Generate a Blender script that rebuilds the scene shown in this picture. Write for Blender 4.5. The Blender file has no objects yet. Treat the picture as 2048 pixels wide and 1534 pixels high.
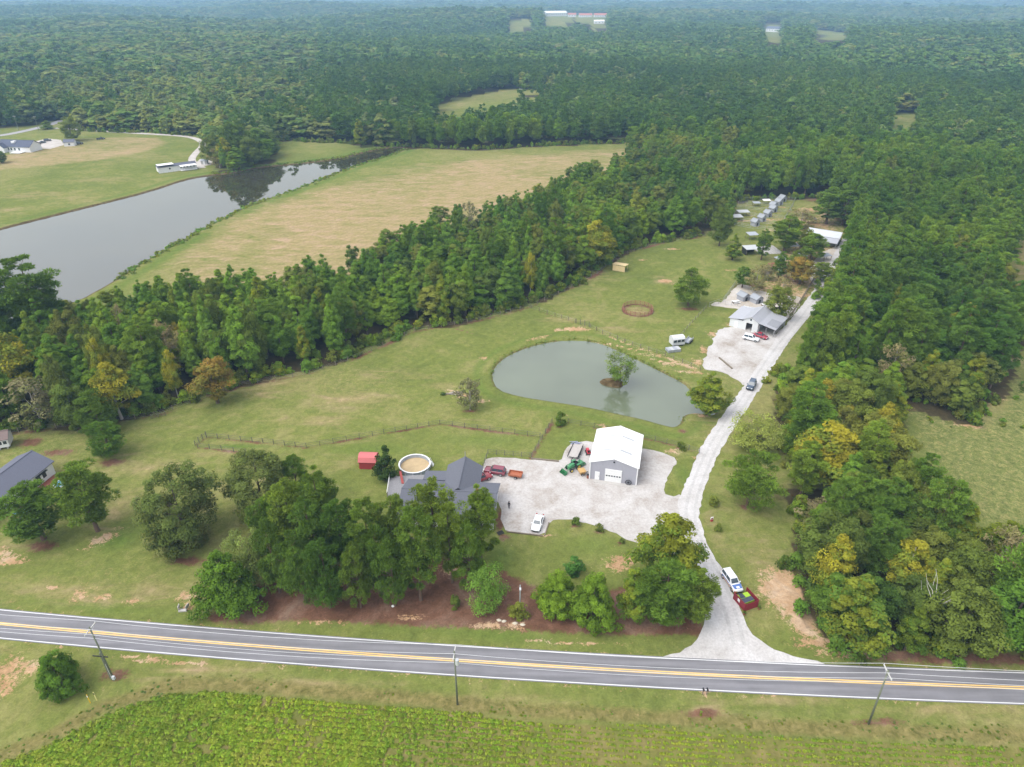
import bpy, math, random
import numpy as np
from mathutils import Vector, Matrix

random.seed(7)
SC = bpy.context.scene
COL = SC.collection
R = math.radians

# ------------------------------------------------------------------ camera
CAM_H, FPX, PITCH = 90.0, 1365.3, R(30)
cd = bpy.data.cameras.new('camera'); cam = bpy.data.objects.new('camera', cd); COL.objects.link(cam)
cam.location = (0, 0, CAM_H); cam.rotation_euler = (R(90) - PITCH, 0, 0)
cd.sensor_width = 36; cd.sensor_fit = 'HORIZONTAL'; cd.lens = 36 * FPX / 2048
cd.clip_start = 1; cd.clip_end = 40000
SC.camera = cam

# ------------------------------------------------------------------ sky, sun, exposure
SUN_EL, SUN_AZ = R(56), R(-118)          # azimuth measured from +Y clockwise
w = bpy.data.worlds.new('World'); SC.world = w; w.use_nodes = True
nt = w.node_tree; nt.nodes.clear()
sky = nt.nodes.new('ShaderNodeTexSky'); sky.sky_type = 'NISHITA'; sky.sun_disc = False
sky.sun_elevation = SUN_EL; sky.sun_rotation = SUN_AZ
sky.air_density = 2.2; sky.dust_density = 2.5; sky.ozone_density = 3.0
hs = nt.nodes.new('ShaderNodeHueSaturation'); hs.inputs['Saturation'].default_value = 0.26; hs.inputs['Hue'].default_value = 0.53
bg = nt.nodes.new('ShaderNodeBackground'); bg.inputs['Strength'].default_value = 0.15
wo = nt.nodes.new('ShaderNodeOutputWorld')
nt.links.new(sky.outputs[0], hs.inputs['Color']); nt.links.new(hs.outputs[0], bg.inputs['Color'])
nt.links.new(bg.outputs[0], wo.inputs['Surface'])
sd = bpy.data.lights.new('sun', 'SUN'); sun = bpy.data.objects.new('sun', sd); COL.objects.link(sun)
sd.energy = 1.0; sd.angle = R(48); sd.color = (1.0, 0.96, 0.9)
sdir = Vector((math.sin(SUN_AZ) * math.cos(SUN_EL), math.cos(SUN_AZ) * math.cos(SUN_EL), math.sin(SUN_EL)))
sun.rotation_euler = (-sdir).to_track_quat('-Z', 'Y').to_euler()
vs = SC.view_settings
vs.view_transform = 'Standard'; vs.look = 'None'; vs.gamma = 1; vs.use_curve_mapping = False
vs.exposure = 1.03
SC.render.engine = 'CYCLES'
cy = SC.cycles
cy.max_bounces = 5; cy.diffuse_bounces = 4; cy.glossy_bounces = 2; cy.transmission_bounces = 3
cy.volume_bounces = 0; cy.transparent_max_bounces = 4; cy.use_denoising = True
cy.caustics_reflective = False; cy.caustics_refractive = False

# ------------------------------------------------------------------ photo pixel -> place on the ground
CP, SP = math.cos(PITCH), math.sin(PITCH)
def P(px, py, z=0.0):
    u = (px - 1024) / FPX; v = (767 - py) / FPX
    d = (u, CP + v * SP, -SP + v * CP)
    t = (z - CAM_H) / d[2]
    return Vector((u * t, d[1] * t, z))
def proj(x, y, z):
    dz = z - CAM_H
    dep = y * CP - dz * SP
    up = y * SP + dz * CP
    return 1024 + FPX * x / dep, 767 - FPX * up / dep, dep
def height_at(b, top_py):               # height of a thing standing on b whose top shows at row top_py
    v = (767 - top_py) / FPX
    return CAM_H + b.y * (-SP + v * CP) / (CP + v * SP)

# ------------------------------------------------------------------ materials
MATS = {}
def _nodes(name):
    m = bpy.data.materials.new(name); m.use_nodes = True
    n = m.node_tree; n.nodes.clear()
    return m, n
def mat(name, col, rough=0.7, metal=0.0, var=0.15, scale=3.0, bump=0.0, spec=0.3, coat=0.0):
    if name in MATS: return MATS[name]
    m, n = _nodes(name)
    o = n.nodes.new('ShaderNodeOutputMaterial'); b = n.nodes.new('ShaderNodeBsdfPrincipled')
    tc = n.nodes.new('ShaderNodeTexCoord'); no = n.nodes.new('ShaderNodeTexNoise')
    no.inputs['Scale'].default_value = scale; no.inputs['Detail'].default_value = 4
    n.links.new(tc.outputs['Object'], no.inputs['Vector'])
    mx = n.nodes.new('ShaderNodeMix'); mx.data_type = 'RGBA'
    mx.inputs['A'].default_value = tuple(min(1, c * (1 - var)) for c in col) + (1,)
    mx.inputs['B'].default_value = tuple(min(1, c * (1 + var)) for c in col) + (1,)
    n.links.new(no.outputs['Fac'], mx.inputs['Factor'])
    n.links.new(mx.outputs['Result'], b.inputs['Base Color'])
    b.inputs['Roughness'].default_value = rough; b.inputs['Metallic'].default_value = metal
    b.inputs['Specular IOR Level'].default_value = spec
    b.inputs['Coat Weight'].default_value = coat
    if bump:
        bp = n.nodes.new('ShaderNodeBump'); bp.inputs['Strength'].default_value = bump
        n.links.new(no.outputs['Fac'], bp.inputs['Height']); n.links.new(bp.outputs[0], b.inputs['Normal'])
    n.links.new(b.outputs[0], o.inputs[0])
    MATS[name] = m
    return m
def ribbed(name, col, period, axis='X', depth=0.35, rough=0.45, metal=0.0):
    if name in MATS: return MATS[name]
    m = mat(name, col, rough, metal, 0.06, 0.7)
    n = m.node_tree; b = [x for x in n.nodes if x.type == 'BSDF_PRINCIPLED'][0]
    tc = [x for x in n.nodes if x.type == 'TEX_COORD'][0]
    wv = n.nodes.new('ShaderNodeTexWave'); wv.bands_direction = axis; wv.inputs['Scale'].default_value = 0.314 / period
    n.links.new(tc.outputs['Object'], wv.inputs['Vector'])
    bp = n.nodes.new('ShaderNodeBump'); bp.inputs['Strength'].default_value = depth; bp.inputs['Distance'].default_value = 0.05
    n.links.new(wv.outputs['Fac'], bp.inputs['Height']); n.links.new(bp.outputs[0], b.inputs['Normal'])
    return m
def leaf_mat(name, cols, trans=0.36, alt=None, amt=.55, stand=.02):
    if name in MATS: return MATS[name]
    m, n = _nodes(name)
    o = n.nodes.new('ShaderNodeOutputMaterial')
    oi = n.nodes.new('ShaderNodeObjectInfo'); rp = n.nodes.new('ShaderNodeValToRGB')
    e = rp.color_ramp.elements
    for i, c in enumerate(cols):
        x = e[i] if i < 2 else e.new(1.0)
        x.color = (*c, 1)
    for i, x in enumerate(sorted(e, key=lambda q: q.position)): pass
    for i in range(len(cols)): e[i].position = i / max(1, len(cols) - 1)
    for i, c in enumerate(cols): e[i].color = (*c, 1)
    n.links.new(oi.outputs['Random'], rp.inputs['Fac'])
    at = n.nodes.new('ShaderNodeAttribute'); at.attribute_name = 'tint'
    mr = n.nodes.new('ShaderNodeMapRange'); mr.inputs['To Min'].default_value = 0.95; mr.inputs['To Max'].default_value = 2.2
    n.links.new(at.outputs['Fac'], mr.inputs['Value'])
    mx = n.nodes.new('ShaderNodeVectorMath'); mx.operation = 'SCALE'
    src = rp.outputs['Color']
    if alt:
        at2 = n.nodes.new('ShaderNodeAttribute'); at2.attribute_name = 'tint2'
        m2 = n.nodes.new('ShaderNodeMapRange'); m2.interpolation_type = 'SMOOTHSTEP'; m2.inputs['From Min'].default_value = amt - .3; m2.inputs['From Max'].default_value = amt + .3
        n.links.new(at2.outputs['Fac'], m2.inputs['Value']); xx = n.nodes.new('ShaderNodeMix'); xx.data_type = 'RGBA'; xx.inputs['B'].default_value = (*alt, 1)
        n.links.new(m2.outputs[0], xx.inputs['Factor']); n.links.new(src, xx.inputs['A']); src = xx.outputs['Result']
    # stands of trees differ: slow change of tone with the place the tree stands on
    nz = n.nodes.new('ShaderNodeTexNoise'); nz.inputs['Scale'].default_value = stand; nz.inputs['Detail'].default_value = 3; n.links.new(oi.outputs['Location'], nz.inputs['Vector'])
    r2 = n.nodes.new('ShaderNodeValToRGB'); e2 = r2.color_ramp.elements; e2[0].position = .36; e2[0].color = (.74, .82, .92, 1); e2[1].position = .64; e2[1].color = (1.28, 1.2, 1.0, 1)
    n.links.new(nz.outputs['Fac'], r2.inputs[0]); vm = n.nodes.new('ShaderNodeVectorMath'); vm.operation = 'MULTIPLY'; n.links.new(src, vm.inputs[0]); n.links.new(r2.outputs[0], vm.inputs[1]); src = vm.outputs[0]
    n.links.new(src, mx.inputs[0]); n.links.new(mr.outputs[0], mx.inputs['Scale'])
    d = n.nodes.new('ShaderNodeBsdfDiffuse'); t = n.nodes.new('ShaderNodeBsdfTranslucent')
    ms = n.nodes.new('ShaderNodeMixShader'); ms.inputs[0].default_value = trans
    n.links.new(mx.outputs[0], d.inputs['Color']); n.links.new(mx.outputs[0], t.inputs['Color'])
    n.links.new(d.outputs[0], ms.inputs[1]); n.links.new(t.outputs[0], ms.inputs[2])
    n.links.new(ms.outputs[0], o.inputs[0])
    MATS[name] = m
    return m

# ------------------------------------------------------------------ mesh helpers
def link(o, parent=None):
    COL.objects.link(o)
    if parent is not None: o.parent = parent
    return o
def tag(o, label=None, cat=None, group=None, kind=None):
    if label: o['label'] = label
    if cat: o['category'] = cat
    if group: o['group'] = group
    if kind: o['kind'] = kind
    return o
def thing(name, label, cat, loc, rz=0.0, group=None):
    o = bpy.data.objects.new(name, None); link(o)
    o.empty_display_size = 0.2
    o.location = loc; o.rotation_euler = (0, 0, rz)
    return tag(o, label, cat, group)
def copy_tree(o, parent=None):
    c = o.copy(); link(c, parent)
    if 'label' in c.keys() and parent is None: del c['label']
    for ch in o.children: copy_tree(ch, c)
    return c
class MB:
    def __init__(s): s.v = []; s.f = []
    def add(s, vs, fs):
        k = len(s.v); s.v += [tuple(p) for p in vs]; s.f += [tuple(i + k for i in f) for f in fs]; return s
    def box(s, cx, cy, z0, sx, sy, sz, rz=0.0, tx=1.0, ty=1.0):
        c, n = math.cos(rz), math.sin(rz); vs = []
        for z, ax, ay in ((z0, 1, 1), (z0 + sz, tx, ty)):
            for dx, dy in ((-1, -1), (1, -1), (1, 1), (-1, 1)):
                x, y = dx * sx / 2 * ax, dy * sy / 2 * ay
                vs.append((cx + x * c - y * n, cy + x * n + y * c, z))
        return s.add(vs, [(3, 2, 1, 0), (4, 5, 6, 7), (0, 1, 5, 4), (1, 2, 6, 5), (2, 3, 7, 6), (3, 0, 4, 7)])
    def tube(s, p0, p1, r0, r1=None, n=6, cap=True):
        r1 = r0 if r1 is None else r1
        p0, p1 = Vector(p0), Vector(p1); d = (p1 - p0)
        if d.length < 1e-6: return s
        d.normalize(); a = d.orthogonal().normalized(); b = d.cross(a)
        vs = [p + (a * math.cos(t) + b * math.sin(t)) * r for p, r in ((p0, r0), (p1, r1)) for t in [2 * math.pi * i / n for i in range(n)]]
        fs = [(i, (i + 1) % n, n + (i + 1) % n, n + i) for i in range(n)]
        if cap: fs += [tuple(range(n - 1, -1, -1)), tuple(range(n, 2 * n))]
        return s.add(vs, fs)
    def prism(s, pts, z0, z1):
        n = len(pts)
        a = sum(pts[i][0] * pts[(i + 1) % n][1] - pts[(i + 1) % n][0] * pts[i][1] for i in range(n))
        if a < 0: pts = pts[::-1]
        vs = [(p[0], p[1], z0) for p in pts] + [(p[0], p[1], z1) for p in pts]
        return s.add(vs, [tuple(range(n - 1, -1, -1)), tuple(range(n, 2 * n))] + [(i, (i + 1) % n, n + (i + 1) % n, n + i) for i in range(n)])
    def extx(s, prof, x0, x1):            # profile of (y, z) swept along x
        n = len(prof)
        a = sum(prof[i][0] * prof[(i + 1) % n][1] - prof[(i + 1) % n][0] * prof[i][1] for i in range(n))
        if a < 0: prof = prof[::-1]
        vs = [(x0, p[0], p[1]) for p in prof] + [(x1, p[0], p[1]) for p in prof]
        return s.add(vs, [tuple(range(n - 1, -1, -1)), tuple(range(n, 2 * n))] + [(i, (i + 1) % n, n + (i + 1) % n, n + i) for i in range(n)])
    def exty(s, prof, y0, y1):            # profile of (x, z) swept along y
        n = len(prof)
        a = sum(prof[i][0] * prof[(i + 1) % n][1] - prof[(i + 1) % n][0] * prof[i][1] for i in range(n))
        if a > 0: prof = prof[::-1]
        vs = [(p[0], y0, p[1]) for p in prof] + [(p[0], y1, p[1]) for p in prof]
        return s.add(vs, [tuple(range(n - 1, -1, -1)), tuple(range(n, 2 * n))] + [(i, (i + 1) % n, n + (i + 1) % n, n + i) for i in range(n)])
    def slab(s, a, b, c, d, th):          # quad a b c d thickened downwards
        a, b, c, d = map(Vector, (a, b, c, d)); k = Vector((0, 0, -th))
        return s.add([a, b, c, d, a + k, b + k, c + k, d + k], [(0, 1, 2, 3), (7, 6, 5, 4), (0, 4, 5, 1), (1, 5, 6, 2), (2, 6, 7, 3), (3, 7, 4, 0)])
    def loft(s, rings):
        n = len(rings[0]); k = []
        for r in rings: k += list(r)
        fs = []
        for j in range(len(rings) - 1):
            for i in range(n):
                fs.append((j * n + i, j * n + (i + 1) % n, (j + 1) * n + (i + 1) % n, (j + 1) * n + i))
        fs += [tuple(range(n - 1, -1, -1)), tuple(range((len(rings) - 1) * n, len(rings) * n))]
        return s.add(k, fs)
    def mesh(s, name, m, smooth=False):
        me = bpy.data.meshes.new(name); me.from_pydata(s.v, [], s.f); me.update()
        if m: me.materials.append(m)
        if smooth: me.shade_smooth()
        return me
    def build(s, name, m, parent=None, smooth=False, label=None):
        o = bpy.data.objects.new(name, s.mesh(name, m, smooth)); link(o, parent)
        if label: o['label'] = label
        return o
def box_part(name, m, parent, *a, **k): return MB().box(*a, **k).build(name, m, parent)

def in_poly(xs, ys, poly):
    c = np.zeros(len(xs), bool); n = len(poly)
    for i in range(n):
        x0, y0 = poly[i][:2]; x1, y1 = poly[(i + 1) % n][:2]
        k = (y0 > ys) != (y1 > ys)
        c ^= k & (xs < (x1 - x0) * (ys - y0) / ((y1 - y0) or 1e-9) + x0)
    return c
def sdist(xs, ys, poly):                  # signed distance, negative inside
    d = np.full(len(xs), 1e18); n = len(poly)
    for i in range(n):
        x0, y0 = poly[i][:2]; x1, y1 = poly[(i + 1) % n][:2]
        ex, ey = x1 - x0, y1 - y0
        t = np.clip(((xs - x0) * ex + (ys - y0) * ey) / (ex * ex + ey * ey + 1e-12), 0, 1)
        d = np.minimum(d, (xs - x0 - t * ex) ** 2 + (ys - y0 - t * ey) ** 2)
    d = np.sqrt(d)
    return np.where(in_poly(xs, ys, poly), -d, d)
def pdist(xs, ys, line):                  # distance to a polyline
    d = np.full(len(xs), 1e18)
    for i in range(len(line) - 1):
        x0, y0 = line[i][:2]; x1, y1 = line[i + 1][:2]
        ex, ey = x1 - x0, y1 - y0
        t = np.clip(((xs - x0) * ex + (ys - y0) * ey) / (ex * ex + ey * ey + 1e-12), 0, 1)
        d = np.minimum(d, (xs - x0 - t * ex) ** 2 + (ys - y0 - t * ey) ** 2)
    return np.sqrt(d)
def W(pts, z=0.0): return [P(a, b, z) for a, b in pts]
def smooth_poly(pts, it=2, closed=True):  # Chaikin
    pts = [Vector(p) for p in pts]
    for _ in range(it):
        q = []
        n = len(pts)
        for i in range(n if closed else n - 1):
            a, b = pts[i], pts[(i + 1) % n]
            q += [a * .75 + b * .25, a * .25 + b * .75]
        if not closed: q = [pts[0]] + q + [pts[-1]]
        pts = q
    return pts
def ragged(pts, step=1.2, amp=0.3, seed=1):
    r = random.Random(seed); out = []; n = len(pts)
    for i in range(n):
        a, b = pts[i], pts[(i + 1) % n]; k = max(1, int((b - a).length / step))
        for j in range(k):
            p = a.lerp(b, j / k); out.append(Vector((p.x + r.uniform(-amp, amp), p.y + r.uniform(-amp, amp), p.z)))
    return out
# ================================================================== THE SETTING
def terr(x, y):
    x = np.asarray(x, float); y = np.asarray(y, float)
    d = np.hypot(x, y); t = np.clip((d - 650) / 1600, 0, 1); a = t * t * (3 - 2 * t) * 11
    return a * (np.sin(x / 330 + 1.3) * np.cos(y / 410 + .4) + .6 * np.sin(x / 170 + y / 260) + .5 * np.sin(y / 190 - x / 600 + 2) + .4)

# ---- outlines read off the photograph, laid on the ground
POND = smooth_poly(W([(978,752),(984,731),(1010,708),(1060,688),(1110,678),(1160,676),(1205,683),(1245,700),(1290,722),(1330,742),(1372,763),
      (1388,780),(1396,800),(1420,812),(1442,824),(1428,832),(1395,826),(1372,830),(1368,846),(1353,856),(1326,851),(1282,838),(1238,829),(1172,814),(1100,803),(1036,793),(990,779)]), 1)
LAKE = smooth_poly(W([(-260,500),(-60,474),(0,456),(100,431),(200,406),(300,381),(370,357),(420,349),(460,345),(520,333),(600,326),(680,316),(740,300),(795,292),(818,297),
      (765,315),(700,335),(600,375),(500,410),(420,450),(330,500),(270,535),(230,562),(150,606),(0,650),(-260,700)]), 1)
ISLAND = smooth_poly([Vector((p.x, p.y, 0)) for p in W([(1196,765),(1210,759),(1232,757),(1246,764),(1247,772),(1235,776),(1215,773)], -.4)], 1)
CROP_PX = [(-120,1570),(60,1508),(140,1470),(215,1428),(330,1390),(430,1386),(560,1396),(800,1414),(1050,1441),(1300,1452),(1600,1478),(2048,1492),(2300,1500),(2300,1960),(-500,1960)]
CROP = W(CROP_PX)
HAY = W([(258,548),(300,528),(400,458),(500,412),(600,378),(700,350),(780,330),(900,318),(1000,310),(1150,300),(1300,292),(1420,300),(1300,420),(1000,520),(700,640),(400,700)])
HAYLEFT = W([(-300,345),(0,312),(60,300),(130,278),(240,273),(320,277),(335,285),(300,300),(200,320),(100,332),(0,342),(-300,380)])
STRAW = smooth_poly(W([(395,1242),(470,1200),(540,1150),(640,1110),(760,1095),(900,1098),(990,1130),(1040,1160),(1100,1180),(1200,1180),(1280,1170),(1360,1190),(1408,1240),(1395,1268),
      (1330,1272),(1200,1270),(1050,1262),(900,1256),(700,1246),(540,1243),(470,1248)]), 2)
ROUGH = W([(1800,800),(1880,830),(1945,860),(1990,810),(2030,730),(2300,600),(2300,1100),(2048,1080),(1950,1040),(1840,900)])
road_c = [(-0,1245.5),(348,1280.5),(700,1309),(1042,1330.5),(1248,1339.3),(1400,1346.3),(1640,1358.5),(2048,1379)]
RW = W(road_c); fit = np.polyfit([p.x for p in RW], [p.y for p in RW], 2)
road_y = lambda x: float(np.polyval(fit, x))
e1 = [P(348,1253), P(1042,1300), P(1658,1328)]; e2 = [P(348,1308), P(1042,1361), P(1639,1389)]
HALF = (sum(p.y - road_y(p.x) for p in e1) / 3 - sum(p.y - road_y(p.x) for p in e2) / 3) / 2 * 0.985
print('road half width', HALF, 'fit', fit)

DRIVE = ragged(smooth_poly(W([(1320,1316),(1352,1306),(1380,1296),(1396,1272),(1410,1240),(1414,1205),(1402,1160),(1384,1110),(1370,1070),(1358,1030),(1352,1004),(1364,984),(1378,950),(1392,915),(1410,880),(1432,848),(1458,812),
      (1490,768),(1514,734),(1538,698),(1560,664),(1600,616),(1630,578),(1652,540),(1672,500),(1690,470),(1712,470),(1702,510),(1682,550),(1655,588),(1628,622),(1592,662),(1566,700),(1546,733),(1522,776),(1484,832),(1446,890),
      (1414,960),(1400,1010),(1398,1042),(1416,1090),(1440,1132),(1468,1188),(1482,1226),(1498,1260),(1532,1293),(1600,1317),(1668,1331),(1640,1350),(1340,1340)]), 1), 1.0, .22, 3)
YARD = ragged(smooth_poly(W([(976,912),(1060,919),(1116,923),(1124,916),(1131,896),(1146,885),(1180,882),(1283,897),(1316,902),(1345,912),(1357,926),(1345,936),(1332,962),(1327,985),(1342,994),(1366,986),(1380,1050),(1386,1110),(1350,1110),
      (1300,1094),(1262,1083),(1222,1063),(1172,1046),(1132,1038),(1107,1038),(1096,1050),(1090,1071),(1012,1063),(1004,1050),(1000,1000),(960,985),(962,940)]), 1), 1.0, .2, 4)
LOT = ragged(smooth_poly(W([(1402,738),(1410,712),(1422,688),(1436,662),(1452,652),(1500,660),(1550,672),(1572,650),(1580,668),(1550,722),(1520,756),(1492,776),(1470,757),(1440,743)]), 1), 1.2, .45, 5)
PATIO = ragged(smooth_poly(W([(1418,612),(1430,603),(1446,606),(1470,572),(1490,568),(1530,585),(1575,592),(1598,592),(1604,602),(1578,644),(1540,636),(1500,622),(1450,614)]), 1), 1.2, .25, 6)
LANE = W([(405,336),(380,322),(392,305),(408,290),(398,279),(370,272),(300,268),(230,264),(150,259),(110,256)])
LANEW = 4.2
FARROAD = W([(-120,285),(0,272),(60,260),(105,248),(126,240)])

# ---- the ground sheet
def axis(segs, a0, b0, grow, lim_lo, lim_hi):
    out = []
    for lo, hi, st in segs: out += list(np.arange(lo, hi, st))
    out.append(segs[-1][1])
    s = segs[-1][2]; x = out[-1]
    while x < lim_hi: s *= grow; x += s; out.append(x)
    s = segs[0][2]; x = out[0]; pre = []
    while x > lim_lo: s *= grow; x -= s; pre.append(x)
    return np.array(pre[::-1] + out)
gx = axis([(-260, -120, 1.6), (-120, 140, .75), (140, 300, 1.6)], 0, 0, 1.14, -14000, 14000)
gy = axis([(46, 165, .62), (165, 300, 1.1), (300, 540, 2.0)], 0, 0, 1.10, -700, 15000)
GX, GY = np.meshgrid(gx, gy); X = GX.ravel(); Y = GY.ravel(); NX, NY = len(gx), len(gy)
near = (np.abs(X) < 420) & (Y > 20) & (Y < 700)
xi, yi = X[near], Y[near]
ATT = {}
def full(v, fill=0.0):
    a = np.full(len(X), fill); a[near] = v; return a
soft = lambda s, wd: np.clip(.5 - s / (2 * wd), 0, 1)
rs = np.random.RandomState(3)
def wob(x, y, s, ph=0): return np.sin(x / s + 1.7 * np.sin(y / s * .7 + ph) + ph) * np.cos(y / s * 1.1 + 1.3 * np.sin(x / s * .8) + ph)
s_pond, s_lake, s_isl = sdist(xi, yi, POND), sdist(xi, yi, LAKE), sdist(xi, yi, ISLAND)
z = terr(X, Y)
zi = z[near]
for s, dep, wd in ((s_pond, 1.5, 4.5), (s_lake, 1.8, 7.0)):
    t = np.clip(-s / wd, 0, 1); zi -= dep * (1 - (1 - t) ** 2)
ti = np.clip((.7 - s_isl) / 1.0, 0, 1); zi = zi * (1 - ti) + .30 * ti
z[near] = zi
dry = .95 * soft(sdist(xi, yi, HAY) + 6, 9) + .95 * soft(sdist(xi, yi, HAYLEFT), 4)
dry += .30 * wob(xi, yi, 31) + .22 * wob(xi, yi, 13, 1.0) + .16
sand = np.zeros(len(xi)); straw = soft(sdist(xi, yi, STRAW), 1.0); lush = np.zeros(len(xi)); mud = np.zeros(len(xi))
soil = soft(sdist(xi, yi, CROP), 1.2); rough = soft(sdist(xi, yi, ROUGH), 5)
mud = np.maximum(np.exp(-((s_pond + .5) / .8) ** 2) * .62, np.exp(-((s_lake + .8) / 1.7) ** 2) * .9)
mud = np.maximum(mud, np.clip(ti * 1.6, 0, 1.1)); lush_isl = ti
lush += .8 * (1 - ti) * np.exp(-((s_pond - 3.5) / 2.2) ** 2) + .9 * np.exp(-((s_lake - 5) / 4) ** 2)
ry = np.polyval(fit, xi)
sh = yi - ry
lush += .75 * np.exp(-((sh - HALF - 2.5) / 2.2) ** 2) * (.7 + .5 * wob(xi, yi, 9)) + .3 * np.exp(-((sh + HALF + 5) / 2.0) ** 2)
dry += .25 * np.exp(-((sh + HALF + 3) / 2.) ** 2)
weed = np.exp(-((np.maximum(0, sdist(xi, yi, CROP)) - 1.5) / 1.8) ** 2) * (sdist(xi, yi, CROP) > 0) * .9
def blob(px, py, rx, ry_, arr, v=1.0, rot=0.0):
    c = P(px, py); dx, dy = xi - c.x, yi - c.y; k, q = math.cos(rot), math.sin(rot)
    e = ((dx * k + dy * q) / rx) ** 2 + ((-dx * q + dy * k) / ry_) ** 2
    np.maximum(arr, v * np.exp(-e * .8), out=arr)
# bare sandy patches
for a in [(1578,1185,3.6,5.0),(1602,1225,2.6,4.5),(1640,1285,4,1.6),(1700,1308,5,1.0),(1236,1128,2.6,2.2),(1250,1120,2.2,1.6),(378,1192,2.4,1.3),(375,1215,1.2,1.2),(163,1188,1.6,1.8),(205,1078,1.6,3.2,-.7),(18,1120,3.2,1.6),(0,1105,3,1.5),
          (205,1195,1.6,.9),(265,1202,1.8,.7),(105,1175,1.6,.6),(263,1313,3.4,.5),(305,1320,3.0,.6),(355,1326,2.6,.4),(400,1328,2,.4),(1140,1286,3.2,.3),(1180,1288,2.5,.3),(1250,1290,2,.3),(1075,1280,2.5,.3),
          (1410,1376,3.2,.6),(1410,1385,.9,.8),(55,1335,3,1.2),(62,1340,1.2,1.8),(5,1345,2.4,3.0),(15,1370,1.6,2.4),(1150,658,4.2,1.3),(1120,660,3,1.0),(1075,676,4,.9,.5),(968,716,1.6,1.0),(905,785,2.2,1.4),(960,802,2.2,1.2),(925,790,2.6,1.2),
          (1220,688,4,.5,-.35),(1262,698,5,.6,-.35),(1290,710,4,.7,-.4),(1318,722,3,.7,-.4),(1345,728,4,1.2),(1378,744,4.2,1.0,-.2),(1214,857,1.5,.8),(1200,850,1.2,.6),(1395,826,2,.8),(1408,832,1.8,.6),(1330,562,2.4,1.6),(1350,568,1.6,.9),
          (1345,498,3.4,1.2),(1285,520,2.2,1.1),(1540,590,6,1.5),(1560,570,5,3),(1600,590,6,3),(1090,1072,2,.5),(1345,902,2.2,1.0),(1800,798,4,.9,-.25),(1860,822,5,.9,-.3),(1930,850,5,.9,-.3),(1990,790,2,3),
          (1397,725,2,2.4),(1408,700,1.2,3),(1470,650,3,1.6),(1425,668,2,2),(640,1245,5,.4),(820,1235,3,.6),(980,1250,3,.9),(1030,1252,2.4,.8),(780,1130,2.2,1.0),(905,1140,2.6,1.4),(935,1130,2.0,1.0),(1460,540,3,1),
          (1545,402,5,1.2),(1555,414,6,.9),(1530,440,9,1.6),(1490,442,8,1.4),(1545,425,7,1.0),(1560,460,6,3),(1600,440,9,6),(1620,420,8,5),(1640,450,9,4)]:
    blob(a[0], a[1], a[2], a[3], sand, .95, a[4] if len(a) > 4 else 0)
PARK = W([(1498,590),(1530,545),(1552,505),(1585,478),(1600,450),(1640,415),(1676,425),(1690,470),(1676,520),(1650,565),(1618,600),(1585,600),(1545,590)])
np.maximum(sand, .62 * soft(sdist(xi, yi, PARK), 4), out=sand)
PEN_ = W([(1462,452),(1478,405),(1590,402),(1562,462)]); np.maximum(sand, .34 * soft(sdist(xi, yi, PEN_), 4), out=sand)
for a in [(1572,1178,4.2,4.4),(1588,1205,3.4,4.6),(1606,1240,2.4,3.6),(1150,658,4.2,1.3),(1330,562,2.4,1.6)]: blob(a[0], a[1], a[2], a[3], sand, 1.45)
pc_ = P(1275, 621); rp_ = np.hypot(xi - pc_.x, yi - pc_.y); np.maximum(straw, 1.0 * np.exp(-((rp_ - 4.6) / .8) ** 2), out=straw); np.maximum(straw, .45 * np.exp(-(rp_ / 4.5) ** 4), out=straw); np.maximum(dry, .9 * np.exp(-(rp_ / 4) ** 4), out=dry)
# worn dry turf
for a in [(150,1190,16,4,.45),(300,1180,9,4,.4),(240,1020,4,9,.45),(300,940,7,4,.45),(420,905,6,2,.5),(560,770,16,8,.5),(700,800,14,6,.55),(640,840,10,3,.5),(800,750,18,5,.3),(1275,620,5,4,.35),(880,770,5,3,.4),(1240,660,14,3,.4),
          (1110,640,9,3,.35),(1330,560,9,5,.3),(1520,1100,6,9,.25),(1430,1060,2,8,.3),(60,390,22,10,.4),(200,360,26,8,.35),(20,420,12,6,.4),(600,330,14,4,.3),(2000,790,4,10,.5),(2030,720,5,9,.5),(1900,1420,15,1.2,.6),(1560,1400,15,1.2,.5),(1000,1400,15,1.2,.5),(620,1370,15,1.2,.6),(400,1340,12,1.0,.6),
          (330,1360,6,1.4,.5),(1420,1425,3.5,1.2,.8),(20,1300,4,1,.4)]:
    blob(a[0], a[1], a[2], a[3], dry, a[4] + .35)
for a in [(730,900,14,4,.5),(960,880,14,4,.5),(480,893,9,1.2,.8),(640,1005,6,3,.6),(1180,1090,9,5,.45),(240,1075,5,5,.7),(230,900,10,5,.4),(60,900,9,4,.5),(1450,690,6,8,.6),(1420,640,7,5,.5),(1300,560,14,5,.35),(1470,1240,3,2,.5),(1140,880,6,5,.4),
          (1370,950,3,6,.6),(700,380,22,3,.5),(850,335,26,4,.6),(1040,322,24,3,.4),(640,420,14,3,.4),(420,520,6,2.5,.6),(380,300,8,14,.5),(150,410,30,3,.4),(330,330,14,8,.4),(1000,1120,4,6,.6),(1290,870,8,2,.5),(560,790,9,4,.3)]:
    blob(a[0], a[1], a[2], a[3], lush, a[4] + .3)
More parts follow.
